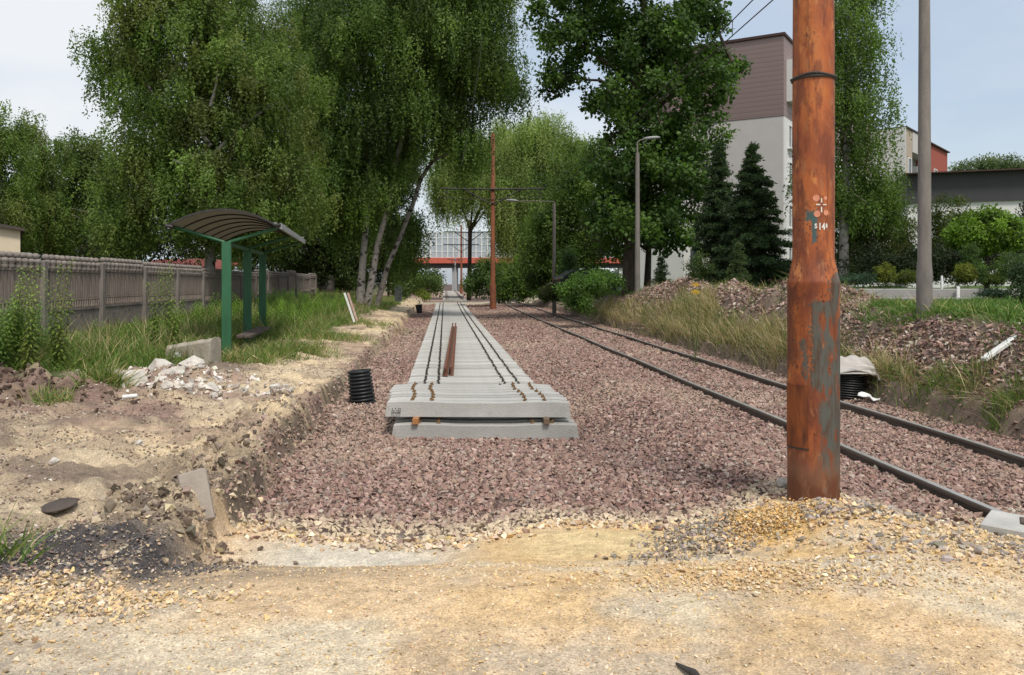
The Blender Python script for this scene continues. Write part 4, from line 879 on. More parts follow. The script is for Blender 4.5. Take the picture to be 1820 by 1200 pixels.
m = MB(); m.lathe([(ru+.004, 3.668), (ru+.013, 3.675), (ru+.013, 3.69), (ru+.004, 3.70), (ru-.01, 3.70)], 40, cap=False); m.tube([(ru*math.cos(a)*1.07, ru*math.sin(a)*1.07, 3.695+.010*math.sin(3*a)) for a in np.linspace(0, 6.28, 40)], .009, 6); m.build('clamp_ring', DARKM, pole)
# hatch cover on the left of the lower shaft, bent round the steel
def curved(name, x0, x1, z0, z1, r, mt, parent, th=.006, nseg=10):
    a0, a1 = -math.pi/2+math.asin(max(-1, x0/r)), -math.pi/2+math.asin(max(-1, min(1, x1/r))); m = MB(); rs = []
    for a in np.linspace(a0, a1, nseg):
        ca, sa = math.cos(a), math.sin(a); rs.append([((r-.004)*ca, (r-.004)*sa, z0), ((r+th)*ca, (r+th)*sa, z0), ((r+th)*ca, (r+th)*sa, z1), ((r-.004)*ca, (r-.004)*sa, z1)])
    m.rings(rs); return m.build(name, mt, parent)
HATCHM = mat('hatch_rust', (.30, .085, .02), (.07, .022, .012), 9, .7, .3, 40, stretch=(1, 1, .3))
h = curved('hatch', -.205, -.045, .66, 1.17, rl+.001, HATCHM, pole, .005)
curved('hatch_seam', -.205, -.035, .645, .66, rl+.001, DARKM, h, .004)
# painted marks
PINK = mat('pink_paint', (.62, .27, .17), (.5, .2, .12), 30, .7, 0); PWH = mat('white_mark', (.75, .66, .58), (.6, .5, .42), 40, .7, 0)
def bent(me_v, r): return [(r*math.sin(x/r), -r*math.cos(x/r), z) for x, z in me_v]
def zz(py): return CAMZ+(HY-py)*7.0/FPX
def xx(px): return (px-1447.5)*7.0/FPX*1.0
for (cx, cy, rr) in ((1452, 355.5, 5.6), (1468.5, 355.5, 3.2), (1453.5, 383, 5.4), (1469.5, 381, 4.6)):
    m = MB(); pts = [(xx(cx)+rr*.0047*math.cos(t), zz(cy)+rr*.0050*math.sin(t)) for t in np.linspace(0, 2*math.pi, 17)[:-1]]; m.add(bent(pts, ru+.0025), [tuple(range(16))]); m.build('pink_dot', PINK, pole)
m = MB()
for (x0, x1, y0, y1) in ((1460, 1462.3, 356, 363.5), (1460, 1462.3, 371, 380.5), (1452, 1459, 365.8, 368.2), (1463.5, 1470.5, 366.2, 368)):
    m.add(bent([(xx(x0), zz(y1)), (xx(x1), zz(y1)), (xx(x1), zz(y0)), (xx(x0), zz(y0))], ru+.003), [(0, 1, 2, 3)])
m.build('white_cross', PWH, pole)
def text_on(parent, s, cxp, cyp, hpx, name, mt, r, narrow=.8):
    cu = bpy.data.curves.new(name, 'FONT'); cu.body = s; cu.size = hpx*.00467*1.4; cu.align_x = 'CENTER'; cu.align_y = 'CENTER'; cu.offset = .002
    ob = bpy.data.objects.new(name, cu); COL.objects.link(ob); bpy.context.view_layer.update()
    dg = bpy.context.evaluated_depsgraph_get(); me = bpy.data.meshes.new_from_object(ob.evaluated_get(dg)); bpy.data.objects.remove(ob)
    for v in me.vertices:
        x = v.co.x*narrow+xx(cxp); z = zz(cyp)+v.co.y; v.co = (r*math.sin(x/r), -r*math.cos(x/r), z)
    me.materials.clear(); me.materials.append(mt); return link(name, me, parent)
text_on(pole, 'S', 1451.5, 404.5, 8, 'painted_letter', WHITE, ru+.003, .8)
text_on(pole, '14', 1461.5, 405.5, 12, 'painted_number', WHITE, ru+.003, .75)
text_on(pole, '8', 1470.5, 404, 7, 'painted_number', WHITE, ru+.003, .7)
m = MB(); m.tube([(-3.6, 0, 7.6), (3.2, 0, 7.6)], .035, 8); m.tube([(-2, 0, 7.6), (0, 0, 6.7), (2, 0, 7.6)], .025, 6); m.build('cross_arm', DARKM, pole)

# smaller catenary poles down the line
def catpole(px, pyb, Y, ytop, yarm, label, mt, D=.17, hx=(-92, 92), rope=True):
    x = (px-HX)/FPX*Y; zb = CAMZ+(HY-pyb)*Y/FPX; zt = CAMZ+(HY-ytop)*Y/FPX; za = CAMZ+(HY-yarm)*Y/FPX
    r = thing('catenary_pole', label, 'pole', (x, Y, zb-.15), 0); b = zb-.15; m = MB()
    m.lathe([(D*1.3, -.2), (D*1.3, 1.9), (D, 2.1), (D*.85, zt-b-.1), (D*.5, zt-b)], 18); m.build('shaft', mt, r)
    l, q = hx[0]*Y/FPX, hx[1]*Y/FPX; m = MB(); m.tube([(l, -.2, za-b+.05), (0, -.2, za-b), (q, -.2, za-b+.05)], .06, 8); m.build('cross_arm', DARKM, r)
    m = MB(); m.tube([(l*.55, -.2, za-b), (l*.12, -.2, za-b-.9), (0, -.2, za-b-1.0)], .05, 6); m.tube([(q*.55, -.2, za-b), (q*.12, -.2, za-b-.9), (0, -.2, za-b-1.0)], .05, 6); m.build('brace', DARKM, r)
    if rope:
        m = MB()
        m.tube([(l*1.05, -.2, za-b-.55), (l*.5, -.2, za-b-.68), (0, -.2, za-b-.72), (q, -.2, za-b-.6)], .022, 5)
        for s_ in (l*.9, q*.9):
            m.tube([(s_, -.2, za-b), (s_, -.2, za-b-.75)], .03, 5); m.lathe([(.06, 0), (.09, .05), (.06, .1), (.09, .15), (.06, .2)], 10, (s_, -.2, za-b-.35))
        m.build('registration_arm', DARKM, r)
RUSTP = mat('rusty_pole_steel', (.25, .085, .035), (.13, .045, .025), 3, .75, .2, 20, stretch=(1, 1, .3))
catpole(876, 550, 60.6, 237, 337, 'tall thin rust red catenary pole with cross arm at the end of the sleeper row', RUSTP)
catpole(834, 527, 96, 390, 413, 'second dark brown catenary pole beyond the crossing', mat('brown_pole', (.09, .045, .03), (.05, .025, .02), 3, .8, .2), .17, (-45, 45), False)
catpole(820, 519, 125, 400, 435, 'third red catenary pole close to the bridge', RUSTP, .15, (-32, 32), False)
catpole(809, 515, 142, 440, 462, 'pale thin pole just left of the third red pole', GREYM, .10, (-14, 14), False)

# overhead wires
def wire(name, label, pts, r=.008): m = MB(); m.tube(pts, r, 5); tag(m.build(name, DARKM), label, 'wire')
ys = np.linspace(-2, 60.5, 40)
wire('contact_wire', 'lower overhead tram wire passing above the right track', [(5.2-.07*y, y, 6.6+.0*(y)) for y in ys], .011)
wire('messenger_wire', 'upper sagging overhead wire carrying the dropper', [(5.2-.07*y, y, 6.8+.0012*(y-24)**2) for y in ys], .011)
wire('dropper_wire', 'short thin dropper joining the two overhead wires', [(5.2-.07*15.7, 15.7, 6.6), (5.2-.07*15.7, 15.7, 6.88)], .008)
wire('hanging_cable', 'thin cable dangling through the birch by the track', [tuple(W(858, 60, 40)), tuple(W(852, 110, 40)), tuple(W(835, 220, 40)), tuple(W(820, 295, 40))], .015)

# ------------------------------------------------------------------ street lamps
def lamp(px, pyb, Y, ytop, label, wbase, wtop, arm=None, sleeve=None):
    x = (px-HX)/FPX*Y; zb = min(CAMZ+(HY-pyb)*Y/FPX, Hs(x, Y)+.1)-.3; zt = CAMZ+(HY-ytop)*Y/FPX-zb
    r = thing('street_lamp', label, 'street lamp', (x, Y, zb)); m = MB(); s = Y/FPX/2
    if sleeve: zs = CAMZ+(HY-sleeve)*Y/FPX-zb; prof = [(wbase*s, -.2), (wbase*s, zs), (wbase*s*.86, zs+.25), (wtop*s, zt)]
    else: prof = [(wbase*s, -.2), (wtop*s, zt)]
    m.lathe(prof, 20); m.build('post', LAMPC, r)
    if arm:
        ax, az = arm; X1 = ax*Y/FPX; m = MB(); m.tube([(0, 0, zt-.3), (0, 0, zt+az*.75), (X1*.3, 0, zt+az*.9), (X1, 0, zt+az)], [.04, .03, .028, .025], 8); m.build('arm', LAMPC, r)
        m = MB(); d = 1 if X1 > 0 else -1
        m.rings([[(X1+d*t*.62, w_*math.cos(a), zt+az+.02+.04*t+h_*math.sin(a)) for a in np.linspace(0, 2*math.pi, 11)[:-1]][::d] for t, w_, h_ in ((-.1, .03, .03), (.1, .10, .06), (.5, .14, .08), (.9, .11, .06), (1.05, .03, .02))], True, True); m.build('lamp_head', GREYM, r)
lamp(1643, 560, 14.6, -160, 'thick concrete lamp post with swollen base on the right lawn, its head out of view', 27, 17, (-40, .5), 487)
lamp(1133, 500, 37, 272, 'concrete street lamp with grey head in front of the tall leafy tree', 10.5, 7, (14, .62))
lamp(985, 512, 50, 362, 'thin leaning street lamp with a long arm to the left near the willow', 8, 5, (-66, .15))

# ------------------------------------------------------------------ concrete fence
def fx(Y): return -10.4-.106*(Y-21)
GF = 'fence panels'
FENCEM = CONC_OLD; POSTM = mat('fence_post_concrete', (.25, .22, .19), (.15, .13, .115), 5, .9, .4, 40, stretch=(1, 1, .3)); FENCEL = mat('fence_panel_brown', (.29, .235, .195), (.17, .14, .118), 3, .9, .5, 50, stretch=(1, 1, .25), spots=((.09, .08, .07), 4, .6))
fang = math.atan(.106)
def panel_meshes(Lp):
    n = 22; lo = MB(); lo.box((0, 0, .33), (Lp, .045, .70), ch=.004)
    lo.box((0, -.03, .71), (Lp, .03, .05), ch=.006)
    mid = MB()
    mid.box((0, 0, .84), (Lp, .04, .22)); mid.box((0, -.03, .94), (Lp, .03, .045), ch=.006)
    for i in range(n): mid.lathe([(.022, .745), (.034, .79), (.022, .84), (.03, .89), (.02, .915)], 6, ((i+.5)/n*Lp-Lp/2, -.03, 0))
    up = MB(); up.box((0, 0, 1.28), (Lp, .035, .66))
    for i in range(n): up.box(((i+.5)/n*Lp-Lp/2, -.024, 1.27), (Lp/n*.78, .018, .60), ch=.005)
    up.box((0, -.03, 1.60), (Lp, .035, .05), ch=.006)
    top = MB(); top.box((0, .02, 1.70), (Lp, .03, .2)); n = 11
    for i in range(n):
        xq = (i+.5)/n*Lp-Lp/2; top.lathe([(.045, 1.62), (.075, 1.67), (.045, 1.71), (.08, 1.75), (.085, 1.80), (.045, 1.835)], 8, (xq, -.03, 0))
        top.lathe([(.045, 1.83), (.075, 1.85), (.085, 1.89), (.075, 1.93), (.03, 1.955)], 8, (xq, -.0, 0))
    return lo.mesh('lower_slab', FENCEM), mid.mesh('ornament_band', FENCEL), up.mesh('picket_slab', FENCEL), top.mesh('balustrade', FENCEM)
Lp = 3.3; Dv = np.array([-math.sin(fang), math.cos(fang)])
pm = panel_meshes(Lp-.2)
pst = MB(); pst.box((0, -.03, .77), (.20, .18, 2.1), ch=.02); pst = pst.mesh('post', POSTM)
fence = thing('concrete_fence', 'weathered precast concrete fence with picket relief and knobbed top along the left verge', 'fence', (fx(11.5), 11.5, 0), math.pi/2+fang)
# local x runs along the fence away from the camera; the decorated face (local -y) must face the track
fence.rotation_euler = (0, 0, math.pi/2+fang)
nb = 20; step = 0
for i in range(nb):
    s0 = i*Lp; Yc = 11.5+s0*math.cos(fang); z = .66+(-.10 if i in (6, 7, 8) else 0)+(.03 if i % 3 == 0 else 0)+(.06 if i > 14 else 0)+(0.12 if i == 12 else 0)
    o = link('post', pst, fence, (s0, 0, z))
    for q in pm:
        o = link(q.name.split('.')[0], q, fence, (s0+Lp/2, 0, z+.01))
o = link('post', pst, fence, (nb*Lp, 0, .72))

# cream building and red roof behind the fence
CREAM = mat('cream_render', (.62, .52, .38), (.55, .46, .33), 2, .9, .1); ROOFD = mat('dark_roof', (.08, .06, .05), (.05, .04, .035), 5, .8, .3)
p0 = W(36, 445, 28); r = thing('outbuilding', 'cream rendered outbuilding with dark sloping roof edge at the left edge', 'building', (p0[0], 28, .6), R(31))
m = MB(); hh = W(36, 408, 28)[2]-.6; m.rings([[(-9, 0, 0), (0, 0, 0), (0, 0, hh), (-3, 0, hh+.42), (-9, 0, hh+.5)], [(-9, 7, 0), (0, 7, 0), (0, 7, hh), (-3, 7, hh+.42), (-9, 7, hh+.5)]]); m.build('wall', CREAM, r)
m = MB(); m.rings([[(.12, -.2, hh-.06), (.12, -.2, hh+.04), (-1.2, -.2, hh+.27), (-3, -.2, hh+.52), (-9, -.2, hh+.6), (-9, -.2, hh+.5), (-3, -.2, hh+.42)], [(.12, 7.2, hh-.06), (.12, 7.2, hh+.04), (-1.2, 7.2, hh+.27), (-3, 7.2, hh+.52), (-9, 7.2, hh+.6), (-9, 7.2, hh+.5), (-3, 7.2, hh+.42)]]); m.build('roof', ROOFD, r)
REDR = mat('red_roof', (.26, .06, .04), (.16, .04, .03), 6, .7, .2)
p0 = W(245, 470, 42); p1 = W(390, 470, 42); r = thing('shed', 'low shed with red sheet roof just above the fence top', 'shed', (p0[0], 42, .8))
m = MB(); wd = p1[0]-p0[0]; m.box((wd/2, 1.5, .9), (wd-.2, 3, 1.8)); m.build('wall', CREAM, r)
m = MB(); m.rings([[(0, -.3, 1.86), (wd, -.3, 1.78), (wd, -.3, 1.84), (wd*.6, -.3, 2.12), (0, -.3, 2.15)], [(0, 3.3, 2.3), (wd, 3.3, 2.2), (wd, 3.3, 2.26), (wd*.6, 3.3, 2.5), (0, 3.3, 2.5)]]); m.build('roof', REDR, r)

# ------------------------------------------------------------------ bus shelter
sh = thing('bus_shelter', 'green steel tram stop shelter with curved brown roof and wooden bench', 'shelter', (-6.29, 18.6, 0), R(9.75))
for y, zt in ((0, 2.9), (3.3, 2.9), (6.5, 2.9)):
    m = MB(); m.box((0, y, 1.5+.0), (.20, .12, 2.82), ch=.01); m.build('post', GREENP, sh)
    m = MB(); m.tube([(-1.08, y, 3.22), (-.05, y, 2.9)], .04, 6); m.tube([(.05, y, 2.9), (1.08, y, 3.22)], .04, 6); m.build('support_arm', GREENP, sh)
m = MB(); m.box((0, 3.25, 2.86), (.1, 6.4, .08)); m.build('ridge_beam', GREENP, sh)
def vault(x): return 3.25+.34*(1-(x/1.12)**2)
PANELM, N_, L__, P__ = newmat('smoked_roof_sheet'); P__.inputs['Base Color'].default_value = (.15, .13, .11, 1); P__.inputs['Roughness'].default_value = .3
t_ = N_.new('ShaderNodeBsdfTranslucent'); t_.inputs['Color'].default_value = (.34, .30, .25, 1); ms = N_.new('ShaderNodeMixShader'); ms.inputs[0].default_value = .55
L__.new(P__.outputs[0], ms.inputs[1]); L__.new(t_.outputs[0], ms.inputs[2]); L__.new(ms.outputs[0], N_['Material Output'].inputs['Surface'])
xs = np.linspace(-1.12, 1.12, 19); y0, y1, npn = -.35, 6.85, 6
for i in range(npn):
    a, b_ = y0+(y1-y0)*i/npn+.02, y0+(y1-y0)*(i+1)/npn-.02; m = MB()
    m.rings([[(x, a, vault(x)), (x, b_, vault(x)), (x, b_, vault(x)+.008), (x, a, vault(x)+.008)] for x in xs], True, False); m.build('roof_panel', PANELM, sh)
for i in range(npn+1):
    y = y0+(y1-y0)*i/npn; m = MB(); m.rings([[(x, y-.022, vault(x)-.03), (x, y+.022, vault(x)-.03), (x, y+.022, vault(x)+.02), (x, y-.022, vault(x)+.02)] for x in xs], True, False); m.build('roof_rib', DARKM, sh)
for x in (-1.13, 1.13):
    m = MB(); m.box((x, 3.25, 3.235), (.05, 7.3, .07)); m.build('eave_rail', DARKM, sh)
m = MB(); m.box((1.19, 3.2, 3.24), (.05, 7.2, .13), ch=.01); m.build('gutter', GREYM, sh)
for i in range(14):
    m = MB(); m.box((1.05+random.uniform(-.12, .1), .2+i*.48, vault(1.05)+.05), (.10, .14, .03), rz=random.uniform(0, 3), rx=random.uniform(-.4, .4), ch=.01); m.build('flaking_strip', GREYM, sh)
for y in (.0,):
    m = MB(); m.tube([(-1.2, -.4, 3.22), (-1.05, -.36, 3.2)], .04, 8); m.build('end_cap', DARKM, sh); m = MB(); m.tube([(1.05, -.36, 3.26), (1.2, -.4, 3.26)], .04, 8); m.build('end_cap', DARKM, sh)
for x in (.22, .40):
    m = MB(); m.box((x, 2.2, .79), (.165, 3.7, .075), ch=.012); m.build('bench_plank', WOOD, sh)
for y in (.9, 3.4):
    m = MB(); m.box((.3, y, .5), (.06, .10, .52)); m.box((.3, y, .735), (.34, .08, .04)); m.build('bench_leg', GREENP, sh)

# ------------------------------------------------------------------ apartment buildings
GREYW = mat('grey_render', (.50, .47, .455), (.47, .44, .425), 1.2, .9, .05)
WHITEW = mat('light_render', (.62, .61, .59), (.58, .57, .55), 1.2, .9, .05)
def siding():
    m, N, L, P = newmat('brown_siding'); tc = N.new('ShaderNodeTexCoord'); sp = N.new('ShaderNodeSeparateXYZ'); L.new(tc.outputs['Object'], sp.inputs[0])
    a = N.new('ShaderNodeMath'); a.operation = 'MULTIPLY'; a.inputs[1].default_value = 1/.30; L.new(sp.outputs[2], a.inputs[0])
    f = N.new('ShaderNodeMath'); f.operation = 'FRACT'; L.new(a.outputs[0], f.inputs[0])
    r = ramp(N, [(0, (.17, .12, .115)), (.16, (.29, .205, .195)), (1, (.32, .235, .225))]); L.new(f.outputs[0], r.inputs[0]); L.new(r.outputs[0], P.inputs['Base Color'])
    b = N.new('ShaderNodeBump'); b.inputs['Distance'].default_value = .05; L.new(f.outputs[0], b.inputs['Height']); L.new(b.outputs[0], P.inputs['Normal']); P.inputs['Roughness'].default_value = .6
    return m
SIDE = siding(); TRIM = mat('dark_roof_trim', (.07, .035, .03), (.05, .03, .025), 2, .7, 0)
def window(parent, c, w_, h_, axis, n_out, mull=1):
    """axis 'x': facade runs along local x at y=c[1] facing -y; 'y': runs along y at x=c[0] facing -x"""
    def bx(m, u, z, du, dz, off, th):
        if axis == 'x': m.box((c[0]+u, c[1]-off, c[2]+z), (du, th, dz))
        else: m.box((c[0]-off, c[1]+u, c[2]+z), (th, du, dz))
    m = MB(); bx(m, 0, h_/2, w_, .09, .03, .12); bx(m, 0, -h_/2, w_, .09, .03, .12); bx(m, -w_/2, 0, .09, h_+.09, .034, .12); bx(m, w_/2, 0, .09, h_+.09, .034, .12)
    for k in range(mull): bx(m, -w_/2+w_*(k+1)/(mull+1), 0, .07, h_-.09, .03, .10)
    fr = m.build('window', WHITE, parent); m = MB(); bx(m, 0, 0, w_-.05, h_-.05, .012, .03); m.build('pane', GLASSD, fr)
    m = MB(); bx(m, 0, -h_/2-.09, w_+.2, .06, .09, .26); m.build('sill', WHITE, fr)
ap = thing('apartment_block', 'five storey apartment block with grey gable and brown clad top storeys', 'building', (16.7, 52, 1.6), math.atan2(3.5, 2.1))
zb, zt = 10.7, 15.62
m = MB(); m.box((20, 3.0, zb/2-.2), (40, 6.0, zb+.4)); m.build('wall', GREYW, ap)
m = MB(); m.box((19, 3.6, zb+(zt-zb)/2+.02), (38.06, 7.3, zt-zb)); m.build('cladding', SIDE, ap)
m = MB(); m.box((19, 3.6, zt+.12), (38.3, 7.5, .16)); m.build('roof_trim', TRIM, ap)
m = MB(); m.box((19, 7.9, zb/2-.2), (40, 3.8, zb+.4)); m.build('side_wing', WHITEW, ap)
m = MB(); m.box((19, 8.6, zb+(zt-zb)/2-.6), (37, 2.4, zt-zb-1.2)); m.build('side_cladding', SIDE, ap)
m = MB(); m.box((20.02, -.03, zb/2-.2), (39.96, .06, zb+.36)); m.build('front_render', WHITEW, ap)
m = MB(); m.box((-.02, 4.8, .5), (.1, 11, .7)); m.build('plinth', TRIM, ap)
for zc in (1.9, 4.6, 7.3, 9.6):
    for xc in (1.7, 5.5, 9.5, 13.5): window(ap, (xc, -.06, zc), 1.5, 1.4, 'x', 0)
window(ap, (0, 5.25, 7.0), 1.0, 1.3, 'y', 0, 0); window(ap, (0, 5.25, 4.3), .9, 1.3, 'y', 0, 0); window(ap, (0, 5.5, 1.9), .9, 1.5, 'y', 0, 0)
m = MB(); m.box((1.6, -.3, 13.0), (1.8, .5, 2.6)); m.build('balcony', WHITEW, ap)
ap2 = thing('apartment_block', 'distant apartment block with grey and brick red facade behind the flat roof', 'building', (37.3, 80, 1.5), math.atan2(13.4, 10.9))
REDW = mat('brick_red_render', (.34, .085, .06), (.28, .07, .05), 2, .85, .05); BEIGE = mat('beige_render', (.42, .34, .27), (.36, .29, .23), 2, .85, .05)
m = MB(); m.box((1.2, 5, 7.6), (2.4, 10, 15.2)); m.build('beige_wall', BEIGE, ap2)
m = MB(); m.box((-.05, 5, 7.6), (.12, 10.1, 15.3)); m.build('gable_wall', WHITEW, ap2)
m = MB(); m.box((5.6, 5.6, 7.6), (6.4, 8.8, 15.1)); m.build('recess_wall', GREYM, ap2)
m = MB(); m.box((5.6, .6, 14.2), (6.4, 1.3, 2.0)); m.build('parapet', GREYW, ap2)
m = MB(); m.box((13.0, 5, 7.4), (8.4, 10, 14.9)); m.build('red_wall', REDW, ap2)
m = MB(); m.box((4.4, 5, 15.3), (8.9, 10.3, .12)); m.box((13.1, 4.9, 14.93), (8.5, 10.3, .12)); m.build('roof_trim', TRIM, ap2)
for zc in (3, 5.7, 8.4, 11.1):
    m = MB(); m.box((5.6, .2, zc+.4), (3, .5, 1.0)); m.build('balcony', GREYM, ap2)
    for xc in (1.3, 11.6, 15.2): window(ap2, (xc, 0, zc+.6), 1.2, 1.5, 'x', 0, 0)
m = MB()
for xq in (13, 13.6, 14.2, 16.4): m.tube([(xq, 4, 14.4), (xq, 4, 16.4)], .05, 5)
m.tube([(13, 4, 15.4), (16.4, 4, 15.4)], .04, 5); m.box((16.7, 4, 15.9), (.25, .2, 1.4)); m.build('antenna', WHITE, ap2)
# low flat roofed hall
lb = thing('flat_roof_hall', 'low white hall with a broad anthracite fascia at the right edge', 'building', (22.2, 47.3, 1.6), math.atan2(-2.3, 6.2))
FASC = mat('anthracite_fascia', (.055, .055, .056), (.048, .048, .05), 1, .6, 0)
m = MB(); m.box((15, 5.2, 2.45), (30, 10, 4.9)); m.build('wall', mat('white_render', (.72, .71, .67), (.66, .65, .61), 1, .9, .05), lb)
m = MB(); m.box((15, 5.15, 5.66), (30.1, 10.15, 1.6)); m.build('fascia', FASC, lb)
m = MB(); m.box((15, 5, 6.49), (30.5, 10.8, .07)); m.build('roof_edge', TRIM, lb)

# kerb and pavement behind the lawn
m = MB(); m.box((13.5, 23.1, 1.58), (11.5, .18, .52), ch=.02); m.box((13.5, 22.0, 1.3), (11.5, 2.0, .62)); o = m.build('pavement', mat('pavement_concrete', (.30, .285, .27), (.23, .22, .21), 3, .9, .2)); tag(o, kind='structure')
m = MB(); m.box((0, 0, .2), (.08, .05, .40), ch=.01); p = W(1703, 525, 22.9); tag(m.build('marker_post', WHITE, None, (p[0], 22.9, 1.5)), 'short white marker in front of the pavement kerb', 'marker')
m = MB(); m.lathe([(.03, 0), (.03, .62), (.024, .65)], 12); p = W(1674, 500, 23.4); tag(m.build('white_bollard', WHITE, None, (p[0], 23.4, 1.55)), 'slim white bollard beside the thick lamp post', 'bollard')

# ------------------------------------------------------------------ glazed bridge
br = thing('glazed_footbridge', 'glazed overpass with white mullions and red girder crossing the far track', 'bridge', (0, 155, 0), R(-1))
s = 155/FPX; x0, x1 = (715-HX)*s, (1118-HX)*s; zt_ = CAMZ+(HY-413)*s; zr1 = CAMZ+(HY-458)*s; zr0 = CAMZ+(HY-468)*s; zd = CAMZ+(HY-476)*s
BGL, N_, L__, P__ = newmat('bridge_glass'); P__.inputs['Base Color'].default_value = (.42, .47, .50, 1); P__.inputs['Roughness'].default_value = .12; P__.inputs['Alpha'].default_value = .55
m = MB(); m.box(((x0+x1)/2, 0, (zt_+zr1)/2), (x1-x0, .05, zt_-zr1)); m.build('glazing', BGL, br)
m = MB(); m.box(((x0+x1)/2, 4.0, (zt_+zr1)/2), (x1-x0, .05, zt_-zr1)); m.build('rear_glazing', BGL, br)
n_ = 40
for i in range(n_+1):
    m = MB(); m.box((x0+(x1-x0)*i/n_, -.08, (zt_+zr1)/2), (.16, .10, zt_-zr1+.1)); m.build('mullion', WHITE, br)
for z in (.0, .25, .52, .78, 1.0):
    m = MB(); m.box(((x0+x1)/2, -.07, zr1+(zt_-zr1)*z), (x1-x0, .06, .13 if z in (0, 1.) else .10)); m.build('transom', WHITE, br)
m = MB(); m.box(((x0+x1)/2, 1.9, (zr0+zr1)/2), (x1-x0+1, 4.6, zr1-zr0)); m.build('red_girder', mat('red_girder_paint', (.50, .12, .08), (.40, .09, .06), .6, .6, .05), br)
m = MB(); m.box(((x0+x1)/2, 2, (zr0+zd)/2), (x1-x0, 3.8, zr0-zd)); m.build('deck', DARKM, br)
for px in (807, 1110):
    m = MB(); m.box(((px-HX)*s, 2, (zd-.5)/2), (.9 if px < 900 else 2, 3, zd+.5)); m.build('pier', GREYM if px < 900 else WHITEW, br)

# ------------------------------------------------------------------ parked car
CARP = mat('dark_car_paint', (.03, .032, .036), (.025, .027, .03), 1, .25, 0, spec=.6); TYRE = mat('tyre', (.02, .02, .02), (.015, .015, .015), 5, .9, 0)
p = W(1052, 500, 48); car = thing('parked_car', 'dark estate car half hidden behind the bushes under the tall tree', 'car', (p[0], 48, Hs(p[0], 48)+.0), R(12))
prof = [(-2.1, .45), (-2.1, .85), (-1.95, .98), (-1.25, 1.42), (.35, 1.46), (1.0, 1.02), (1.95, .86), (2.1, .7), (2.1, .35), (-2.0, .3)]
m = MB(); m.rings([[(x*1, -.85*k+0, z) for x, z in prof] for k in (1, -1)][::-1]); m.build('body', CARP, car)
m = MB()
for yy_ in (-.86, .86): m.add([(-1.7, yy_, 1.02), (.8, yy_, 1.04), (.28, yy_, 1.36), (-1.2, yy_, 1.35)], [(0, 1, 2, 3)])
m.build('side_window', GLASSD, car)
for x in (-1.3, 1.35):
    for y in (-.82, .82):
        m = MB(); m.tube([(x, y-.1, .32), (x, y+.1, .32)], .32, 18); wh = m.build('wheel', TYRE, car); m = MB(); m.tube([(x, y-.11, .32), (x, y+.11, .32)], .19, 12); m.build('rim', GREYM, wh)
for y in (-.6, .6):
    m = MB(); m.box((-2.11, y, .85), (.04, .28, .14), ch=.01); m.build('tail_light', REDR, car); m = MB(); m.box((2.08, y, .68), (.06, .3, .12), ch=.01); m.build('headlight', WHITE, car)

# ------------------------------------------------------------------ small things
def corrugated(name, label, px, pyb, Y, z0, R0, hgt, tilt, mt=BLACKP, grow=.1):
    x = (px-HX)/FPX*Y; m = MB(); prof = []; n = 10
    for i in range(n):
        z = i/n*hgt; k = 1-grow+grow*2*i/n; s_ = hgt/n
        prof += [(R0*k*.88, z), (R0*k*.88, z+s_*.22), (R0*k, z+s_*.34), (R0*k, z+s_*.80), (R0*k*.88, z+s_*.92)]
    prof2 = prof+[(prof[-1][0]-.03, hgt), (prof[0][0]-.04, .05)]
    m.lathe(prof2, 32, cap=False); o = m.build(name, mt, None, (x, Y, z0)); o.rotation_euler = tilt
    return tag(o, label, 'pipe')
corrugated('corrugated_pipe', 'black corrugated pipe stub standing on the ballast left of the sleepers', 645, 716, 14.0, -.02, .205, .58, (0, R(-6), 0), grow=-.06)
cp = W(1505, 705, 14.2); corrugated('corrugated_pipe', 'black corrugated pipe stub by the right bank with a sack on top', 1503, 705, 14.2, .08, .31, .40, (0, R(4), 0), grow=.0)
# folded white cloth bag on that pipe
m = MB(); n = 26; rows = []
for i in range(n):
    row = []
    for j in range(14):
        u, v = i/(n-1)-.5, j/13-.5; row.append((u*.85, v*.55, .08+.20*(1-(2*abs(u))**3)*(1-(2*abs(v))**3)+.035*math.sin(9*u+11*v)+.03*math.sin(25*v-8*u)-(.10 if abs(u) > .42 else 0)))
    rows.append(row)
top_ = [p_ for r_ in rows for p_ in r_]; bot_ = [(x_, y_, min(z_-.012, .05)) for x_, y_, z_ in top_]; nv = len(top_)
fs = []
for i in range(n-1):
    for j in range(13):
        a = i*14+j; fs.append((a, a+14, a+15, a+1)); fs.append((nv+a, nv+a+1, nv+a+15, nv+a+14))
for i in range(n-1):
    for j in (0, 13): a = i*14+j; fs.append((a, nv+a, nv+a+14, a+14) if j else (a, a+14, nv+a+14, nv+a))
for j in range(13): fs.append((j, j+1, nv+j+1, nv+j)); a = (n-1)*14+j; fs.append((a, nv+a, nv+a+1, a+1))
m.add(top_+bot_, fs, True); o = m.build('cloth_bag', mat('off_white_cloth', (.50, .47, .43), (.38, .35, .32), 5, .9, .3), None, (cp[0]+.02, 14.1, .46)); tag(o, 'crumpled off white sack draped over the black pipe stub', 'sack')
# clear plastic crumple next to it
m = MB(); random.seed(4)
pts = [[(i*.075-.15+random.uniform(-.02, .02), j*.06-.1, random.uniform(0, .07)) for j in range(4)] for i in range(5)]
fl = [q for r_ in pts for q in r_]; m.add(fl, [(i*4+j, i*4+j+4, i*4+j+5, i*4+j+1) for i in range(4) for j in range(3)])
x_ = (1543-HX)/FPX*13.6; o = m.build('plastic_sheet', WHITE, None, (x_, 13.6, .14)); o.rotation_euler = (0, .3, -.5); sm_ = o.modifiers.new('thick', 'SOLIDIFY'); sm_.thickness = .006; tag(o, 'crumpled clear white plastic scrap beside the far rail', 'litter')
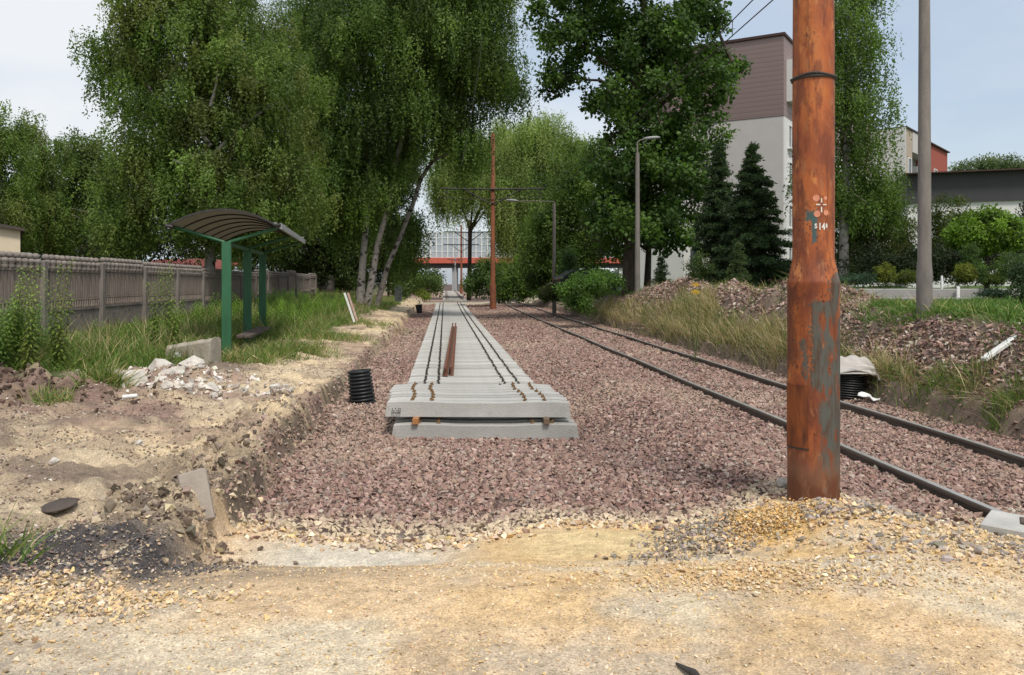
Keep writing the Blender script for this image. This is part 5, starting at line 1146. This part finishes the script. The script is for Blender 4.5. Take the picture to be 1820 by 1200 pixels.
# planks, plates, posts
def slab(name, label, cat, loc, d, rot, mt, ch=.01, group=None):
    m = MB(); m.box((0, 0, 0), d, ch=ch); o = m.build(name, mt, None, loc); o.rotation_euler = rot; return tag(o, label, cat, group)
p = W(1768, 626, 12.0); z_ = Hs(p[0], 12.0); slab('white_plank', 'white plank lying slanted on the rubble of the right bank', 'plank', (p[0], 11.8, max(p[2], z_)+.10), (.74, .10, .06), (0, R(-30), R(12)), WHITE)
p = W(1805, 955, 6.15); slab('concrete_plate', 'smooth pale concrete plate beside the near rail at the right edge', 'concrete plate', (3.93, 6.25, .15), (.75, .50, .09), (0, R(2), R(-38)), CONC, .006)
slab('flat_shard', 'thin grey brown board lying in the gravel at the right edge', 'board', (3.72, 5.75, .33), (.45, .10, .02), (R(8), R(6), R(-28)), WOOD, .004)
slab('stone_slab', 'grey stone slab sticking out of the cut bank', 'stone slab', (-2.40, 6.42, .37), (.21, .08, .40), (R(-24), R(-14), R(12)), mat('grey_slab', (.36, .31, .26), (.27, .23, .19), 5, .9, .3), .012)
m = MB(); m.lathe([(.02, 0), (.12, 0), (.13, .010), (.12, .018), (.02, .022)], 14); px_ = W(85, 873, 6.0); o = m.build('rubber_disc', WOOD, None, (px_[0], 6.15, Hs(px_[0], 6.15)+.04)); o.rotation_euler = (R(8), R(-6), 0); tag(o, 'thin brown disc lying on the dirt at the lower left', 'disc')
# dark stick at the bottom edge
m = MB(); m.tube([(0, 0, .012), (.05, -.10, .02), (.09, -.22, .01)], [.006, .018, .006], 5); q = W(1212, 1165, 3.5); tag(m.build('dark_stick', DARKM, None, (q[0], 3.62, Hs(q[0], 3.6))), 'small dark stick at the bottom edge of the sand', 'stick')
# white concrete block with painted ellipse
cb_ = thing('concrete_block', 'tilted old concrete block with white painted oval before the shelter', 'concrete block', (-6.15, 16.3, .35), R(-6))
m = MB(); import itertools
rs = []
for i, x_ in enumerate(np.linspace(-.45, .45, 9)):
    j = .018*math.sin(i*2.3); rs.append([(x_, -.22+j, -.05), (x_, .24, -.05), (x_, .22, .40+.02*i+j), (x_, .12, .44+.02*i-j), (x_, -.14+j, .45+.018*i), (x_, -.21, .38+.02*i)])
m.rings(rs); o = m.build('block', mat('mossy_concrete', (.38, .34, .28), (.24, .21, .16), 4, .95, .6, 30, spots=((.09, .10, .04), 3, .60)), cb_)
m = MB(); m.add([(-.22+.10*math.cos(t), -.245, .27+.055*math.sin(t)) for t in np.linspace(0, 2*math.pi, 19)[:-1]], [tuple(range(18))]); e_ = m.build('painted_oval', WHITE, cb_)
# stakes
for (xa, ya, xb, yb, lab, mt_) in ((613, 523, 629, 570, 'left white and red survey stake leaning by the birch', WHITE), (619, 523, 634, 568, 'right reddish survey stake leaning by the birch', mat('faded_red_paint', (.40, .22, .18), (.5, .4, .35), 9, .8, .1))):
    a = W(xa, ya, 30); b_ = W(xb, yb, 30); m = MB(); c_ = (a+b_)/2; d_ = a-b_; ln = np.linalg.norm(d_); m.box((0, 0, 0), (.07, .04, ln+.1), ch=.005); o = m.build('stake', mt_, None, tuple(c_)); o.rotation_euler = (0, math.atan2(d_[0], d_[2]), 0); tag(o, lab, 'stake')
p = W(708, 535, 52); slab('junction_box', 'pale grey concrete service box beside the far sleepers', 'box', (p[0], 52, p[2]+.45), (.42, .35, .95), (0, 0, .1), GREYM, .02)
p = W(746, 557, 48); m = MB(); m.lathe([(.15, 0), (.20, .48), (.21, .5), (.18, .5), (.14, .04)], 20, cap=False); m.add([(.14*math.cos(t), .14*math.sin(t), .04) for t in np.linspace(0, 6.28, 13)[:-1]], [tuple(range(12))]); o = m.build('black_bucket', BLACKP, None, (p[0], 48, p[2])); o.rotation_euler = (0, R(-7), 0); tag(o, 'black bucket standing at the left edge of the far ballast', 'bucket')
p = W(1046, 545, 40); pv, pf = hull_proto(5, .6, 14); tag(link('pale_boulder', np_mesh('pale_boulder', pv*.16, pf, CONC), None, (p[0]-.3, 38.5, Hs(p[0]-.3, 38.5)+.12)), 'pale boulder beside the far rail under the green bush', 'stone')
m = MB(); m.tube([(0, 0, 0), (.16, .05, .01)], [.028, .026], 12); q = W(218, 730, 10.6); o = m.build('white_pipe_piece', WHITE, None, (q[0], 10.6, Hs(q[0], 10.6)+.05)); tag(o, 'short white pipe piece below the rubble heap', 'pipe piece')
q = W(300, 655, 14.6); m = MB(); m.tube([(0, 0, 0), (.2, 0, .0), (.26, 0, .01), (.32, 0, .01)], [.035, .035, .014, .012], 10); tag(m.build('glass_bottle', mat('green_glass', (.03, .10, .05), (.02, .08, .04), 2, .1, 0, spec=.7), None, (q[0], 14.9, Hs(q[0], 14.9)+.05)), 'green bottle lying in the grass beside the concrete block', 'bottle')

# broken concrete chunks, each its own thing
CHM = mat('broken_white_concrete', (.62, .58, .52), (.42, .38, .33), 7, .95, .8, 30, spots=((.28, .23, .18), 5, .60))
chunk_list = [(192, 668, 12.9, .20, 'white concrete chunk at the left end of the rubble row'), (232, 690, 12.3, .27, 'largest rough concrete chunk, second from the left in the rubble row'), (286, 660, 13.4, .26, 'big broken concrete lump near the middle of the rubble row'), (310, 685, 12.9, .18, 'angular concrete piece right below the middle lump'), (340, 672, 13.4, .22, 'whitish crumbling concrete lump right of the middle'), (335, 705, 12.0, .10, 'small white stone below the rubble row'), (376, 700, 12.2, .15, 'white concrete piece at the right end of the rubble row'), (490, 692, 12.7, .11, 'small pile of white crumbs on the sandy bank crest'), (297, 708, 11.8, .11, 'small pale chunk lowest in the rubble row'), (95, 835, 7.4, .05, 'lone pale stone on the bare dirt at lower left'), (247, 790, 8.6, .05, 'small white stone in the middle of the bare dirt'), (1392, 856, 7.45, .09, 'grey concrete lump leaning against the foot of the rusty pole')]
for i, (px, py, Y, s_, lab) in enumerate(chunk_list):
    x = (px-HX)/FPX*Y; pv, pf = hull_proto(300+i, .8, 26); pv = pv*(1+.10*np.sin(pv[:, [1, 2, 0]]*9+i)); o = link('concrete_chunk', np_mesh('concrete_chunk', pv*s_*.8, pf, CHM), None, (x, Y, Hs(x, Y)+s_*.42)); o.rotation_euler = (random.uniform(-.3, .3), random.uniform(-.3, .3), random.uniform(0, 6)); tag(o, lab, 'concrete chunk')
cx1, cy1 = [], []
for (px, Y, sx, sy, n_) in ((310, 13.2, .55, .35, 500), (370, 12.4, .6, .3, 220), (250, 12.4, .4, .3, 160), (490, 12.6, .16, .12, 120), (300, 12.3, .8, .5, 160)):
    x = (px-HX)/FPX*Y; cx1.append(RNG.normal(x, sx, n_)); cy1.append(RNG.normal(Y, sy, n_))
cx1 = np.concatenate(cx1); cy1 = np.concatenate(cy1); s1 = .012+.055*RNG.random(len(cx1))**2.5
stones('concrete_crumbs', np.stack([cx1, cy1, H(cx1, cy1)+s1*.4], 1), s1, pal(len(cx1), [(.62, .58, .52), (.50, .45, .39), (.38, .31, .25)], [3, 3, 2]), .7, 1, label='white concrete crumbs around the broken chunks', cat='rubble')
